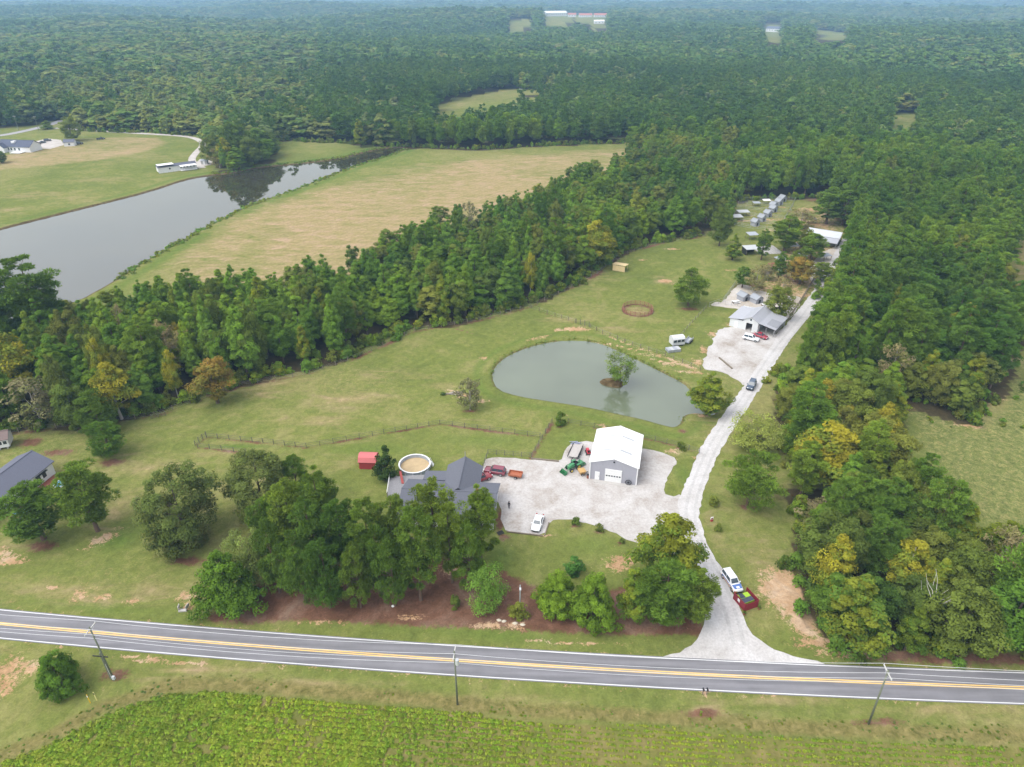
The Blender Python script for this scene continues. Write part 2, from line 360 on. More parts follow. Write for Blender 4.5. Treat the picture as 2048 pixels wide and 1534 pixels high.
# pine straw and mulch below trees
for a in [(222,925,3.2,1.6),(85,1092,3,1.6),(1378,618,4,1.6),(1494,1014,1.9,1.0),(940,822,2,.9),(375,1122,3.5,1.2),(1120,853,1.2,.5),(1150,1052,.9,.6),(1198,1064,.9,.6),(1243,1086,.9,.6),(1360,896,1.0,.6),(115,905,4,1.5),(60,885,3,2),(1000,1040,1.0,5),(1008,1075,1,1),
          (1505,575,6,4),(1560,610,6,3),(1590,560,5,5),(1700,440,8,6),(1680,430,8,8),(1640,400,9,5),(1428,1012,.6,.4),(500,1235,5,1.5),(1960,1318,18,1.2),(1800,1310,8,1.2),(1400,1262,3,1.5),(1410,1427,3,.9),(1760,1445,4,.7),(230,1350,2.5,1.2),(1365,862,1.4,.8)]:
    blob(a[0], a[1], a[2], a[3], straw, .95)
for q_ in (1, -1): np.maximum(sand, .42 * np.exp(-((sh - q_ * (HALF + .5)) / .45) ** 2) * (.7 + .5 * wob(xi, yi, 6, q_)), out=sand)
# worn fence lines
FLINES = [[(391,893),(413,875),(505,884),(613,896),(745,872),(880,849),(980,862),(1080,875)],[(396,895),(492,907)],[(1136,846),(1241,866),(1357,893),(1398,908)],[(1104,846),(1063,916)],[(1063,618),(1110,634),(1150,646),(1180,656)],[(1205,668),(1265,692),(1330,714),(1400,742)],
          [(0,869),(150,853),(310,833),(480,772),(620,749),(720,713),(830,663),(960,641),(1060,615),(1130,583),(1195,548),(1240,512),(1310,490),(1410,472)],[(1430,852),(1400,902),(1392,915)],[(1790,795),(1870,820),(1940,856)],[(905,655),(963,674)]]
for i, L in enumerate(FLINES):
    d = pdist(xi, yi, W(L)); wd = (.7, .6, .6, .7, .6, 1.0, 1.5, .9, 1.4, .5)[i]
    np.maximum((sand if i in (5, 7, 8) else straw), .8 * np.exp(-(d / wd) ** 2) * (.75 + .45 * wob(xi, yi, 5)), out=(sand if i in (5, 7, 8) else straw))
d = pdist(xi, yi, W([(1985,860),(1985,760),(2010,700),(2045,560),(2050,480)])); np.maximum(dry, .9 * np.exp(-(d / 5) ** 2), out=dry)
d = pdist(xi, yi, W([(20,1330),(0,1390),(-30,1440)])); np.maximum(straw, .8 * np.exp(-(d / .4) ** 2), out=straw)
floor = np.zeros(len(xi))
patch = np.clip(.10 + .35 * wob(xi, yi, 17, .3) + .30 * wob(xi, yi, 41, 1.1) - .3 * lush, 0, .6)
ATT = {'patch': full(patch, .1), 'dry': full(dry, .1), 'sand': full(sand), 'straw': full(straw), 'lush': full(lush), 'mud': full(mud), 'soil': full(soil), 'rough': full(rough), 'weed': full(weed)}
# ---- the part of the picture that shows open ground: no woodland tree may stand in front of it
VIS = [
 [(-600,252),(60,256),(110,243),(135,241),(150,260),(240,261),(330,267),(405,273),(416,300),(408,332),(450,346),(500,336),(545,325),(556,300),(556,281),(640,279),(735,292),(860,298),(950,300),(1100,292),(1285,284),(1240,299),
  (1150,318),(1075,348),(1010,372),(960,396),(900,400),(850,412),(800,438),(740,460),(690,482),(640,500),(600,506),(560,518),(480,520),(400,526),(330,542),(270,548),(230,560),(180,580),(150,560),(-600,560)],
 [(-600,878),(0,864),(150,848),(310,826),(480,764),(620,742),(720,706),(830,656),(960,634),(1060,610),(1130,578),(1195,542),(1240,508),(1310,486),(1400,468),(1420,460),(1462,450),(1478,402),(1560,397),(1640,398),(1676,420),(1690,470),
  (1676,520),(1646,575),(1598,650),(1550,733),(1535,800),(1545,870),(1560,930),(1572,1000),(1600,1050),(1612,1130),(1592,1180),(1612,1230),(1650,1288),(1720,1300),(1800,1306),(2048,1318),(2700,1340),(2700,2200),(-600,2200)],
 [(1796,800),(1870,818),(1940,856),(1985,800),(2008,755),(2020,722),(2048,690),(2700,560),(2700,1060),(2048,1010),(1965,985),(1900,905),(1850,845)],
 [(2036,470),(2075,470),(2075,530),(2036,522)],
 [(866,219),(900,205),(935,194),(1000,181),(1112,178),(1108,187),(1060,190),(990,206),(940,208),(905,222)],
 [(1016,38),(1062,36),(1060,58),(1020,62)],[(1090,28),(1145,28),(1145,44),(1130,50),(1092,50)],[(1148,30),(1214,30),(1212,58),(1186,60),(1180,44),(1150,42)],[(1528,46),(1560,46),(1562,86),(1540,86)],[(1631,60),(1692,68),(1690,76),(1640,82)],[(1786,228),(1826,226),(1828,250),(1790,250)],
]
vis_px = proj(X, Y, z)
px_, py_ = vis_px[0], vis_px[1]
dep_ = vis_px[2]
ok = dep_ > 5
ATT['floor'] = np.zeros(len(X))
far_field = np.zeros(len(X))
for poly in VIS[4:10]: far_field[np.where(ok, in_poly(px_, py_, poly), False)] = 1
ATT['dry'][far_field > 0] = .55

gm = bpy.data.meshes.new('ground')
co = np.stack([X, Y, z], 1).astype(np.float32)
ii = np.arange((NX - 1) * (NY - 1)); r_, c_ = ii // (NX - 1), ii % (NX - 1); b_ = r_ * NX + c_
q = np.stack([b_, b_ + 1, b_ + NX + 1, b_ + NX], 1).astype(np.int32)
def np_mesh(me, co, quads):
    me.vertices.add(len(co)); me.vertices.foreach_set('co', co.astype(np.float32).ravel())
    n = len(quads); k = quads.shape[1]
    me.loops.add(n * k); me.loops.foreach_set('vertex_index', quads.astype(np.int32).ravel())
    me.polygons.add(n); me.polygons.foreach_set('loop_start', np.arange(0, n * k, k, dtype=np.int32))
    me.update(calc_edges=True)
np_mesh(gm, co, q)
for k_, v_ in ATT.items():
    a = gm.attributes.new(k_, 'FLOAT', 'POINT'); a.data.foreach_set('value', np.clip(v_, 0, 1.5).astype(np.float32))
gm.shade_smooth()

def ground_material():
    m, n = _nodes('ground_turf'); L = n.links
    o = n.nodes.new('ShaderNodeOutputMaterial'); b = n.nodes.new('ShaderNodeBsdfDiffuse'); L.new(b.outputs[0], o.inputs[0])
    geo = n.nodes.new('ShaderNodeNewGeometry')
    def noise(sc, det=5, rough=.6, stretch=None, dist=0):
        t = n.nodes.new('ShaderNodeTexNoise'); t.inputs['Scale'].default_value = sc; t.inputs['Detail'].default_value = det; t.inputs['Roughness'].default_value = rough; t.inputs['Distortion'].default_value = dist
        if stretch:
            mp = n.nodes.new('ShaderNodeMapping'); mp.inputs['Scale'].default_value = stretch[:3]; mp.inputs['Rotation'].default_value = (0, 0, stretch[3]); L.new(geo.outputs['Position'], mp.inputs[0]); L.new(mp.outputs[0], t.inputs['Vector'])
        else: L.new(geo.outputs['Position'], t.inputs['Vector'])
        return t.outputs['Fac']
    def math_(op, a, c, clamp=False):
        t = n.nodes.new('ShaderNodeMath'); t.operation = op; t.use_clamp = clamp
        for i, v in enumerate((a, c)):
            if isinstance(v, (int, float)): t.inputs[i].default_value = v
            else: L.new(v, t.inputs[i])
        return t.outputs[0]
    def ramp(fac, cols):
        r = n.nodes.new('ShaderNodeValToRGB'); e = r.color_ramp.elements
        while len(e) < len(cols): e.new(.5)
        for i, (p, c) in enumerate(cols): e[i].position = p; e[i].color = (*c, 1)
        L.new(fac, r.inputs[0]); return r.outputs[0]
    def mix(f, a, c):
        t = n.nodes.new('ShaderNodeMix'); t.data_type = 'RGBA'; L.new(f, t.inputs['Factor'])
        for s_, v in (('A', a), ('B', c)):
            if isinstance(v, tuple): t.inputs[s_].default_value = (*v, 1)
            else: L.new(v, t.inputs[s_])
        return t.outputs['Result']
    def attr(nm):
        t = n.nodes.new('ShaderNodeAttribute'); t.attribute_name = nm; return t.outputs['Fac']
    def mask(nm, nz, amt, lo, hi):
        v = math_('ADD', attr(nm), math_('MULTIPLY', math_('SUBTRACT', nz, .5), amt))
        t = n.nodes.new('ShaderNodeMapRange'); t.interpolation_type = 'SMOOTHSTEP'; L.new(v, t.inputs['Value']); t.inputs['From Min'].default_value = lo; t.inputs['From Max'].default_value = hi
        return t.outputs[0]
    big, midn, fine, vfine = noise(.028, 6, .62), noise(.16, 7, .68, None, .8), noise(.8, 5, .75, None, .5), noise(3.2, 3, .75)
    streak = noise(.10, 6, .68, (1, 2.6, 1, -.45), .7); rag = math_('ADD', math_('MULTIPLY', noise(.75, 7, .78, None, .6), .75), math_('MULTIPLY', vfine, .25))
    g = ramp(math_('ADD', math_('MULTIPLY', big, .5), math_('MULTIPLY', midn, .5)), [(.36, GRASS_D), (.5, GRASS), (.62, GRASS_Y)])
    c = g
    c = mix(mask('lush', midn, 1.1, .35, 1.25), c, GRASS_L)
    dryc = ramp(math_('ADD', math_('MULTIPLY', streak, .6), math_('MULTIPLY', midn, .4)), [(.33, (.26, .24, .085)), (.5, (.37, .29, .14)), (.64, (.46, .325, .21))])
    c = mix(mask('dry', streak, 1.5, .25, 1.35), c, dryc)
    c = mix(mask('patch', rag, 2.2, .25, .95), c, (.30, .275, .105))
    c = mix(mask('rough', midn, .8, .3, .9), c, ramp(rag, [(.36, (.09, .12, .032)), (.5, (.19, .21, .066)), (.62, (.34, .30, .12))]))
    c = mix(mask('weed', midn, .9, .3, .9), c, ramp(fine, [(.3, (.15, .145, .042)), (.5, (.21, .185, .065)), (.7, (.27, .22, .09))]))
    c = mix(mask('soil', fine, .3, .3, .8), c, ramp(midn, [(.35, (.15, .175, .038)), (.5, (.20, .19, .055)), (.66, (.27, .215, .09))]))
    c = mix(mask('mud', midn, .5, .3, .8), c, ramp(fine, [(.35, (.085, .058, .028)), (.65, (.165, .12, .062))]))
    c = mix(mask('straw', rag, 2.6, .35, .8), c, ramp(midn, [(.3, (.12, .06, .035)), (.5, (.20, .105, .068)), (.7, (.27, .18, .13))]))
    c = mix(mask('sand', rag, 4.6, .50, .85), c, ramp(midn, [(.3, (.40, .235, .12)), (.5, (.53, .345, .20)), (.68, (.60, .46, .33))]))
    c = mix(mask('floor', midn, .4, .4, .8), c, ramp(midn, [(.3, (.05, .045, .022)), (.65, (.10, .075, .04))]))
    v = math_('ADD', .05, math_('ADD', math_('MULTIPLY', fine, .80), math_('MULTIPLY', vfine, .62)))
    mp = n.nodes.new('ShaderNodeMapping'); mp.inputs['Rotation'].default_value = (0, 0, .62); L.new(geo.outputs['Position'], mp.inputs[0])
    wv = n.nodes.new('ShaderNodeTexWave'); wv.inputs['Scale'].default_value = .10; wv.inputs['Distortion'].default_value = 2.5; wv.inputs['Detail'].default_value = 2; wv.inputs['Detail Scale'].default_value = .6; L.new(mp.outputs[0], wv.inputs['Vector'])
    v = math_('MULTIPLY', v, math_('ADD', .97, math_('MULTIPLY', wv.outputs['Fac'], .06)))
    t = n.nodes.new('ShaderNodeVectorMath'); t.operation = 'SCALE'; L.new(c, t.inputs[0]); L.new(v, t.inputs['Scale'])
    L.new(t.outputs[0], b.inputs['Color'])
    bp = n.nodes.new('ShaderNodeBump'); bp.inputs['Strength'].default_value = .35; bp.inputs['Distance'].default_value = .15
    L.new(fine, bp.inputs['Height']); L.new(bp.outputs[0], b.inputs['Normal'])
    return m
GRASS, GRASS_D, GRASS_Y, GRASS_L = (.188, .216, .054), (.138, .172, .042), (.270, .258, .092), (.125, .192, .036)
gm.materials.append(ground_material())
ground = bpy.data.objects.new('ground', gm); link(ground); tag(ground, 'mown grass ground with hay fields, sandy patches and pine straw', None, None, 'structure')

# ---- water
def water_material(name, col, rough, bump, sc, ior):
    m, n = _nodes(name); L = n.links
    o = n.nodes.new('ShaderNodeOutputMaterial'); b = n.nodes.new('ShaderNodeBsdfPrincipled')
    b.inputs['Roughness'].default_value = rough; b.inputs['IOR'].default_value = ior; b.inputs['Specular IOR Level'].default_value = .5
    geo = n.nodes.new('ShaderNodeNewGeometry'); t = n.nodes.new('ShaderNodeTexNoise'); t.inputs['Scale'].default_value = .03; t.inputs['Detail'].default_value = 3
    L.new(geo.outputs['Position'], t.inputs['Vector'])
    r = n.nodes.new('ShaderNodeValToRGB'); e = r.color_ramp.elements
    e[0].position = .35; e[0].color = (*[c * .82 for c in col], 1); e[1].position = .65; e[1].color = (*[c * 1.12 for c in col], 1)
    L.new(t.outputs['Fac'], r.inputs[0]); L.new(r.outputs[0], b.inputs['Base Color'])
    t2 = n.nodes.new('ShaderNodeTexNoise'); t2.inputs['Scale'].default_value = sc; t2.inputs['Detail'].default_value = 2; L.new(geo.outputs['Position'], t2.inputs['Vector'])
    bp = n.nodes.new('ShaderNodeBump'); bp.inputs['Strength'].default_value = bump; bp.inputs['Distance'].default_value = .02
    L.new(t2.outputs['Fac'], bp.inputs['Height']); L.new(bp.outputs[0], b.inputs['Normal']); L.new(b.outputs[0], o.inputs[0])
    return m
def sheet(name, pts, zz, m, label=None):
    me = bpy.data.meshes.new(name); me.from_pydata([(p.x, p.y, zz) for p in pts], [], [tuple(range(len(pts)))]); me.update()
    if me.polygons[0].normal.z < 0: me.flip_normals()
    me.materials.append(m)
    o = bpy.data.objects.new(name, me); link(o); tag(o, label, None, None, 'structure'); return o
sheet('pond_water', [p + (p - P(1190,760)).normalized() * .5 for p in POND], -.42, water_material('pond_water', (.115, .135, .085), .01, .006, .9, 2.0), 'calm grey green water of the small pond')
sheet('lake_water', LAKE, -.5, water_material('lake_water', (.040, .036, .020), .012, .010, .5, 2.1), 'still grey water of the long pond')

# ---- gravel and tarmac sheets
def gravel_material(name, cols, track=False):
    m, n = _nodes(name); L = n.links
    o = n.nodes.new('ShaderNodeOutputMaterial'); b = n.nodes.new('ShaderNodeBsdfDiffuse'); L.new(b.outputs[0], o.inputs[0])
    geo = n.nodes.new('ShaderNodeNewGeometry')
    def noise(sc, det, ro, dist=0.0):
        t = n.nodes.new('ShaderNodeTexNoise'); t.inputs['Scale'].default_value = sc; t.inputs['Detail'].default_value = det; t.inputs['Roughness'].default_value = ro; t.inputs['Distortion'].default_value = dist
        L.new(geo.outputs['Position'], t.inputs['Vector']); return t.outputs['Fac']
    a, f = noise(.16, 7, .72, .35), noise(2.2, 4, .75)
    r = n.nodes.new('ShaderNodeValToRGB'); e = r.color_ramp.elements
    while len(e) < len(cols): e.new(.5)
    for i, (p, c) in enumerate(cols): e[i].position = p; e[i].color = (*c, 1)
    L.new(a, r.inputs[0])
    mr = n.nodes.new('ShaderNodeMapRange'); mr.inputs['From Min'].default_value = .2; mr.inputs['From Max'].default_value = .8; mr.inputs['To Min'].default_value = .70; mr.inputs['To Max'].default_value = 1.16
    L.new(f, mr.inputs[0]); t = n.nodes.new('ShaderNodeVectorMath'); t.operation = 'SCALE'; L.new(r.outputs[0], t.inputs[0]); L.new(mr.outputs[0], t.inputs['Scale'])
    L.new(t.outputs[0], b.inputs['Color'])
    return m
GRAV = gravel_material('white_gravel', [(.28, (.27, .225, .18)), (.40, (.385, .35, .32)), (.54, (.475, .45, .43)), (.72, (.54, .52, .51))])
GRAV2 = gravel_material('drive_gravel', [(.3, (.40, .375, .355)), (.5, (.51, .49, .48)), (.7, (.57, .555, .55))])
GRAV3 = gravel_material('patio_gravel', [(.3, (.34, .27, .20)), (.5, (.48, .43, .37)), (.7, (.56, .53, .50))])
sheet('gravel_yard', YARD, .024, GRAV, 'pale gravel yard between house and workshop')
sheet('gravel_drive', DRIVE, .036, GRAV2, 'pale gravel driveway winding from the road')
sheet('gravel_lot', LOT, .028, GRAV, 'white gravel parking lot before the barn')
sheet('park_gravel', ragged(smooth_poly(W([(1612,548),(1630,520),(1650,500),(1680,492),(1700,480),(1704,500),(1680,545),(1660,570),(1640,580),(1625,565)]), 1), 1.5, .5, 8), .016, GRAV3, 'pale gravel apron below the long metal roofed building')
sheet('gravel_patio', PATIO, .02, GRAV3, 'beige gravel yard behind the barn')
def ribbon(name, line, width, zz, m, label=None, lat=False):
    n = len(line); vs, fs, la = [], [], []
    K = 9 if lat else 2
    for i, p in enumerate(line):
        a, b = line[max(0, i - 1)], line[min(n - 1, i + 1)]; d = Vector((b.x - a.x, b.y - a.y, 0)).normalized(); nn = Vector((-d.y, d.x, 0))
        for k in range(K):
            t = -1 + 2 * k / (K - 1); q = p + nn * t * width / 2; vs.append((q.x, q.y, zz)); la.append(t)
    for i in range(n - 1):
        for k in range(K - 1):
            a = i * K + k; fs.append((a + 1, a, a + K, a + K + 1))
    me = bpy.data.meshes.new(name); me.from_pydata(vs, [], fs); me.update()
    if me.polygons[0].normal.z < 0: me.flip_normals()
    if lat: me.attributes.new('lat', 'FLOAT', 'POINT').data.foreach_set('value', la)
    me.materials.append(m)
    return me
def struct(name, me, label=None, parent=None):
    o = bpy.data.objects.new(name, me); link(o, parent)
    if parent is None: tag(o, label, None, None, 'structure')
    return o
def asphalt():
    m, n = _nodes('asphalt'); L = n.links
    o = n.nodes.new('ShaderNodeOutputMaterial'); b = n.nodes.new('ShaderNodeBsdfPrincipled'); b.inputs['Roughness'].default_value = .75; b.inputs['Specular IOR Level'].default_value = .35; L.new(b.outputs[0], o.inputs[0])
    geo = n.nodes.new('ShaderNodeNewGeometry'); mp = n.nodes.new('ShaderNodeMapping'); mp.inputs['Scale'].default_value = (.08, 1.2, 1); L.new(geo.outputs['Position'], mp.inputs[0])
    t = n.nodes.new('ShaderNodeTexNoise'); t.inputs['Scale'].default_value = 1; t.inputs['Detail'].default_value = 6; L.new(mp.outputs[0], t.inputs['Vector'])
    at = n.nodes.new('ShaderNodeAttribute'); at.attribute_name = 'lat'
    w1 = n.nodes.new('ShaderNodeMath'); w1.operation = 'MULTIPLY'; w1.inputs[1].default_value = 12.0; L.new(at.outputs['Fac'], w1.inputs[0])
    w2 = n.nodes.new('ShaderNodeMath'); w2.operation = 'COSINE'; L.new(w1.outputs[0], w2.inputs[0])
    w3 = n.nodes.new('ShaderNodeMath'); w3.operation = 'MULTIPLY_ADD'; w3.inputs[1].default_value = .10; L.new(w2.outputs[0], w3.inputs[0]); L.new(t.outputs['Fac'], w3.inputs[2])
    t5 = n.nodes.new('ShaderNodeTexNoise'); t5.inputs['Scale'].default_value = .35; t5.inputs['Detail'].default_value = 6; t5.inputs['Roughness'].default_value = .7; L.new(geo.outputs['Position'], t5.inputs['Vector'])
    w4 = n.nodes.new('ShaderNodeMath'); w4.operation = 'MULTIPLY_ADD'; w4.inputs[1].default_value = .45; L.new(t5.outputs['Fac'], w4.inputs[0]); L.new(w3.outputs[0], w4.inputs[2])
    w3 = w4
    r = n.nodes.new('ShaderNodeValToRGB'); e = r.color_ramp.elements
    e[0].position = .52; e[0].color = (.145,.142,.152,1); e[1].position = .95; e[1].color = (.215,.210,.225,1)
    L.new(w3.outputs[0], r.inputs[0]); L.new(r.outputs[0], b.inputs['Base Color'])
    return m
xs = np.arange(-420, 430, 4.0)
ROADL = [Vector((x, road_y(x), 0)) for x in xs]
def offset(line, o):
    out = []
    for i, p in enumerate(line):
        a, b = line[max(0, i - 1)], line[min(len(line) - 1, i + 1)]; d = (b - a).normalized(); out.append(p + Vector((-d.y, d.x, 0)) * o)
    return out
struct('road', ribbon('road', ROADL, HALF * 2 + .5, .06, asphalt(), None, True), 'grey two lane country road with white edge lines')
WHITE = mat('road_paint_white', (.68, .68, .68), .6, 0, .12, 1.5); YEL = mat('road_paint_yellow', (.70, .46, .16), .6, 0, .12, 1.5)
for nm, off, m_, wd in (('edge_line', HALF, WHITE, .13), ('edge_line', -HALF, WHITE, .13), ('centre_line', .17, YEL, .2), ('centre_line', -.17, YEL, .2)):
    struct(nm, ribbon(nm, offset(ROADL, off), wd, .066, m_), 'white painted edge line of the road' if m_ is WHITE else 'yellow painted centre line of the road')
TRK = gravel_material('packed_gravel', [(.3, (.36, .34, .325)), (.5, (.455, .44, .43)), (.7, (.54, .525, .52))])
CL = smooth_poly(W([(1478,1290),(1462,1225),(1436,1160),(1402,1100),(1382,1050),(1380,1010),(1400,950),(1428,888),(1468,830),(1504,776),(1530,736),(1562,690),(1604,640),(1640,592)]), 3, False)
for off_ in (.85, -.85): struct('wheel_track', ribbon('wheel_track', offset(CL, off_), .6, .042, TRK), 'packed wheel track along the gravel driveway')
LANEM = gravel_material('lane_gravel', [(.3, (.38, .34, .30)), (.55, (.50, .46, .43)), (.75, (.56, .53, .50))])
struct('gravel_lane', ribbon('gravel_lane', smooth_poly(LANE, 2, False), LANEW, .05, LANEM), 'narrow pale lane looping round the far field to the trailer')
struct('far_road', ribbon('far_road', smooth_poly(FARROAD, 2, False), 7, .05, mat('far_tarmac', (.30, .29, .30), .8)), 'pale road passing the far farmhouse')
sheet('trailer_pad', W([(385,332),(400,318),(424,320),(428,328),(400,334)]), .03, LANEM, 'pale gravel pad beside the trailer home')
sheet('farmyard', W([(70,283),(95,277),(122,280),(128,290),(100,298),(72,296)]), .03, LANEM, 'pale parking yard beside the far farmhouse')
# ================================================================== TREES
BARK = mat('bark', (.10, .075, .055), .9, 0, .3, 2.0); BARKP = mat('pine_bark', (.13, .085, .06), .9, 0, .3, 2.0); BARKW = mat('pale_bark', (.34, .31, .27), .8, 0, .25, 2.0)
LM = {
 'poplar': leaf_mat('leaf_poplar', [(0.078, 0.144, 0.019), (0.100, 0.172, 0.021), (0.124, 0.182, 0.019), (0.085, 0.148, 0.024)]),
 'oak':    leaf_mat('leaf_oak', [(0.062, 0.100, 0.017), (0.084, 0.116, 0.021), (0.110, 0.133, 0.023), (0.127, 0.135, 0.029)]),
 'pine':   leaf_mat('leaf_pine', [(0.067, 0.119, 0.016), (0.087, 0.135, 0.018), (0.108, 0.148, 0.020)], .2),
 'wpine':  leaf_mat('leaf_wood_pine', [(0.065, 0.122, 0.017), (0.084, 0.140, 0.019), (0.104, 0.153, 0.021)], .2),
 'gum':    leaf_mat('leaf_gum', [(0.110, 0.146, 0.018), (0.134, 0.162, 0.016), (0.160, 0.165, 0.018)], .3, (0.075, 0.125, 0.018), .6),
 'yellow': leaf_mat('leaf_yellow', [(0.189, 0.184, 0.019), (0.219, 0.194, 0.019), (0.204, 0.173, 0.020)], .3, (0.097, 0.133, 0.020), .58, .0001),
 'orange': leaf_mat('leaf_orange', [(0.173, 0.117, 0.025), (0.194, 0.128, 0.025)], .3, (0.112, 0.112, 0.024), .55, .0001),
 'dull':   leaf_mat('leaf_dull', [(0.153, 0.133, 0.064), (0.173, 0.143, 0.076)], .3, (0.112, 0.117, 0.038), .5),
 'bigoak': leaf_mat('leaf_bigoak', [(0.063, 0.086, 0.022), (0.076, 0.094, 0.025)], .2, (0.107, 0.112, 0.038), .75),
 'dark':   leaf_mat('leaf_dark', [(0.031, 0.051, 0.012), (0.037, 0.059, 0.012)], .15),
 'willow': leaf_mat('leaf_willow', [(0.155, 0.194, 0.047), (0.178, 0.206, 0.051)]),
 'vivid':  leaf_mat('leaf_vivid', [(0.051, 0.122, 0.025), (0.061, 0.133, 0.029)]),
 'cedar':  leaf_mat('leaf_cedar', [(0.063, 0.114, 0.013), (0.077, 0.128, 0.013)], .15),
 'light':  leaf_mat('leaf_light', [(0.099, 0.176, 0.030), (0.111, 0.183, 0.030)]),
 'farb':   leaf_mat('leaf_far_broad', [(0.078, 0.133, 0.032), (0.096, 0.150, 0.037), (0.123, 0.150, 0.037), (0.130, 0.150, 0.045), (0.090, 0.143, 0.045), (0.127, 0.150, 0.063)], .36, (.19, .165, .04), .86, .005),
 'farp':   leaf_mat('leaf_far_pine', [(0.051, 0.099, 0.025), (0.063, 0.114, 0.025), (0.077, 0.121, 0.028)], .2, None, .5, .005),
}
def prof(kind, t):
    if kind == 'cone':   return np.clip(1.08 * (1 - t) ** .62 * np.clip(t / .10, .35, 1), .05, 1)
    if kind == 'ovate':  return np.clip(np.sin(np.pi * np.clip(t, 0, 1) ** .6) ** .82, .04, 1)
    if kind == 'round':  return np.clip(np.sqrt(np.clip(1 - (2 * t - .86) ** 2 / 1.32, 0, 1)), .15, 1)
    if kind == 'pine':   return np.clip(.45 + .75 * np.sin(np.pi * np.clip(t * .9 + .06, 0, 1)) - .75 * np.clip(t - .72, 0, 1), .15, 1)
    if kind == 'vase':   return np.clip(.35 + .8 * np.sin(np.pi * (t * .72 + .08)), .2, 1)
    return np.ones_like(t)
def crown_data(seed, H, Rr, b, kind, nc, nl, leaf, rc=.22, needle=False, gap=0.0, droop=0.0, jit=.27):
    r = np.random.RandomState(seed)
    t = []
    while len(t) < nc:
        c = r.uniform(0, 1, 4 * nc); keep = r.uniform(0, 1, 4 * nc) < prof(kind, c) ** 1.4; t += list(c[keep])
    t = np.array(t[:nc]); th = np.arange(nc) * 2.39996 + r.uniform(-.5, .5, nc)
    lob = 1 + .16 * np.sin(2 * th + r.uniform(0, 6)) + .12 * np.sin(3 * th + 5 * t + r.uniform(0, 6)) + r.uniform(-.12, .12, nc)
    rad = Rr * prof(kind, t) * lob; rcl = Rr * rc * r.uniform(.7, 1.35, nc) * (.42 + .58 * prof(kind, t))
    rr = np.maximum(0, rad - rcl * .8) * np.sqrt(r.uniform(.22, 1, nc))
    zc = b * H + (H * (1 - b) - Rr * rc * .6) * t + r.uniform(-.02, .02, nc) * H
    C = np.stack([rr * np.cos(th), rr * np.sin(th), zc], 1)
    ct = r.uniform(0, 1, nc)
    n = nc * nl; ci = np.repeat(np.arange(nc), nl)
    d = r.normal(0, 1, (n, 3)); d[:, 2] = d[:, 2] * .85 + .22; d /= np.linalg.norm(d, axis=1)[:, None]
    fl = np.array([1, 1, .72 if not needle else .55])
    p = C[ci] + d * fl * (rcl[ci] * r.uniform(.55, 1.06, n))[:, None]
    if droop: p[:, 2] -= droop * r.uniform(0, 1, n) ** 2 * np.hypot(p[:, 0], p[:, 1]) / Rr * H * .25
    out = p.copy(); out[:, 2] -= (b + .25 * (1 - b)) * H; out /= np.linalg.norm(out, axis=1)[:, None] + 1e-6
    nn = d * .55 + out * .35 + np.array([0, 0, .35]) + r.normal(0, jit, (n, 3)); nn /= np.linalg.norm(nn, axis=1)[:, None]
    a = np.cross(nn, r.normal(0, 1, (n, 3))); a /= np.linalg.norm(a, axis=1)[:, None]
    if needle:
        a = d + r.normal(0, .35, (n, 3)) + np.array([0, 0, .25]); a /= np.linalg.norm(a, axis=1)[:, None]
        nn = np.cross(a, r.normal(0, 1, (n, 3))); nn[:, 2] = np.abs(nn[:, 2]) + .2; nn /= np.linalg.norm(nn, axis=1)[:, None]
    bt = np.cross(nn, a); bt /= np.linalg.norm(bt, axis=1)[:, None] + 1e-9
    s = leaf * r.uniform(.6, 1.25, n)
    la, lb = (s * .5)[:, None], (s * (.13 if needle else .33))[:, None]
    V = np.stack([p - a * la, p + bt * lb - a * la * .1, p + a * la, p - bt * lb - a * la * .1], 1).reshape(-1, 3)
    F = np.arange(n * 4).reshape(-1, 4)
    tint = np.clip(.5 + (ct[ci] - .5) * .75 + r.uniform(-.2, .2, n), 0, 1)
    crown_data.t2 = np.clip(r.uniform(0, 1, nc)[ci] * .7 + .45 * (1 - t[ci]) - .1 + r.uniform(-.15, .15, n), 0, 1)
    return V, F, tint, C, rcl
def crown_mesh(name, m, V, F, tint):
    me = bpy.data.meshes.new(name); np_mesh(me, V, F)
    me.attributes.new('tint', 'FLOAT', 'FACE').data.foreach_set('value', tint.astype(np.float32))
    me.attributes.new('tint2', 'FLOAT', 'FACE').data.foreach_set('value', crown_data.t2.astype(np.float32))
    me.materials.append(m); return me
def trunk_mb(seed, H, r0, C, nlimb, top=.82, lean=0.03, sides=6, fork=False):
    r = random.Random(seed); mb = MB(); pts = []; x = y = 0
    for i in range(6):
        pts.append(Vector((x, y, H * top * i / 5))); x += r.uniform(-lean, lean) * H * .3; y += r.uniform(-lean, lean) * H * .3
    for i in range(5): mb.tube(pts[i], pts[i + 1], r0 * (1 - .17 * i) * (1.25 if i == 0 else 1), r0 * (1 - .17 * (i + 1)), sides, False)
    if fork:
        mb.tube((r0 * 1.5, 0, 0), (H * .07, H * .02, H * .75), r0 * 1.0, r0 * .4, sides, False)
    idx = list(range(len(C))); r.shuffle(idx)
    for k in idx[:nlimb]:
        c = Vector(C[k]); zz = max(H * .15, c.z - .55 * math.hypot(c.x, c.y)); zz = min(zz, H * top * .97)
        f = zz / (H * top) * 5; i = min(4, int(f)); p = pts[i].lerp(pts[i + 1], f - i)
        mb.tube(p, c, r0 * .33 * (1.15 - zz / H), r0 * .08, 5, False)
    return mb
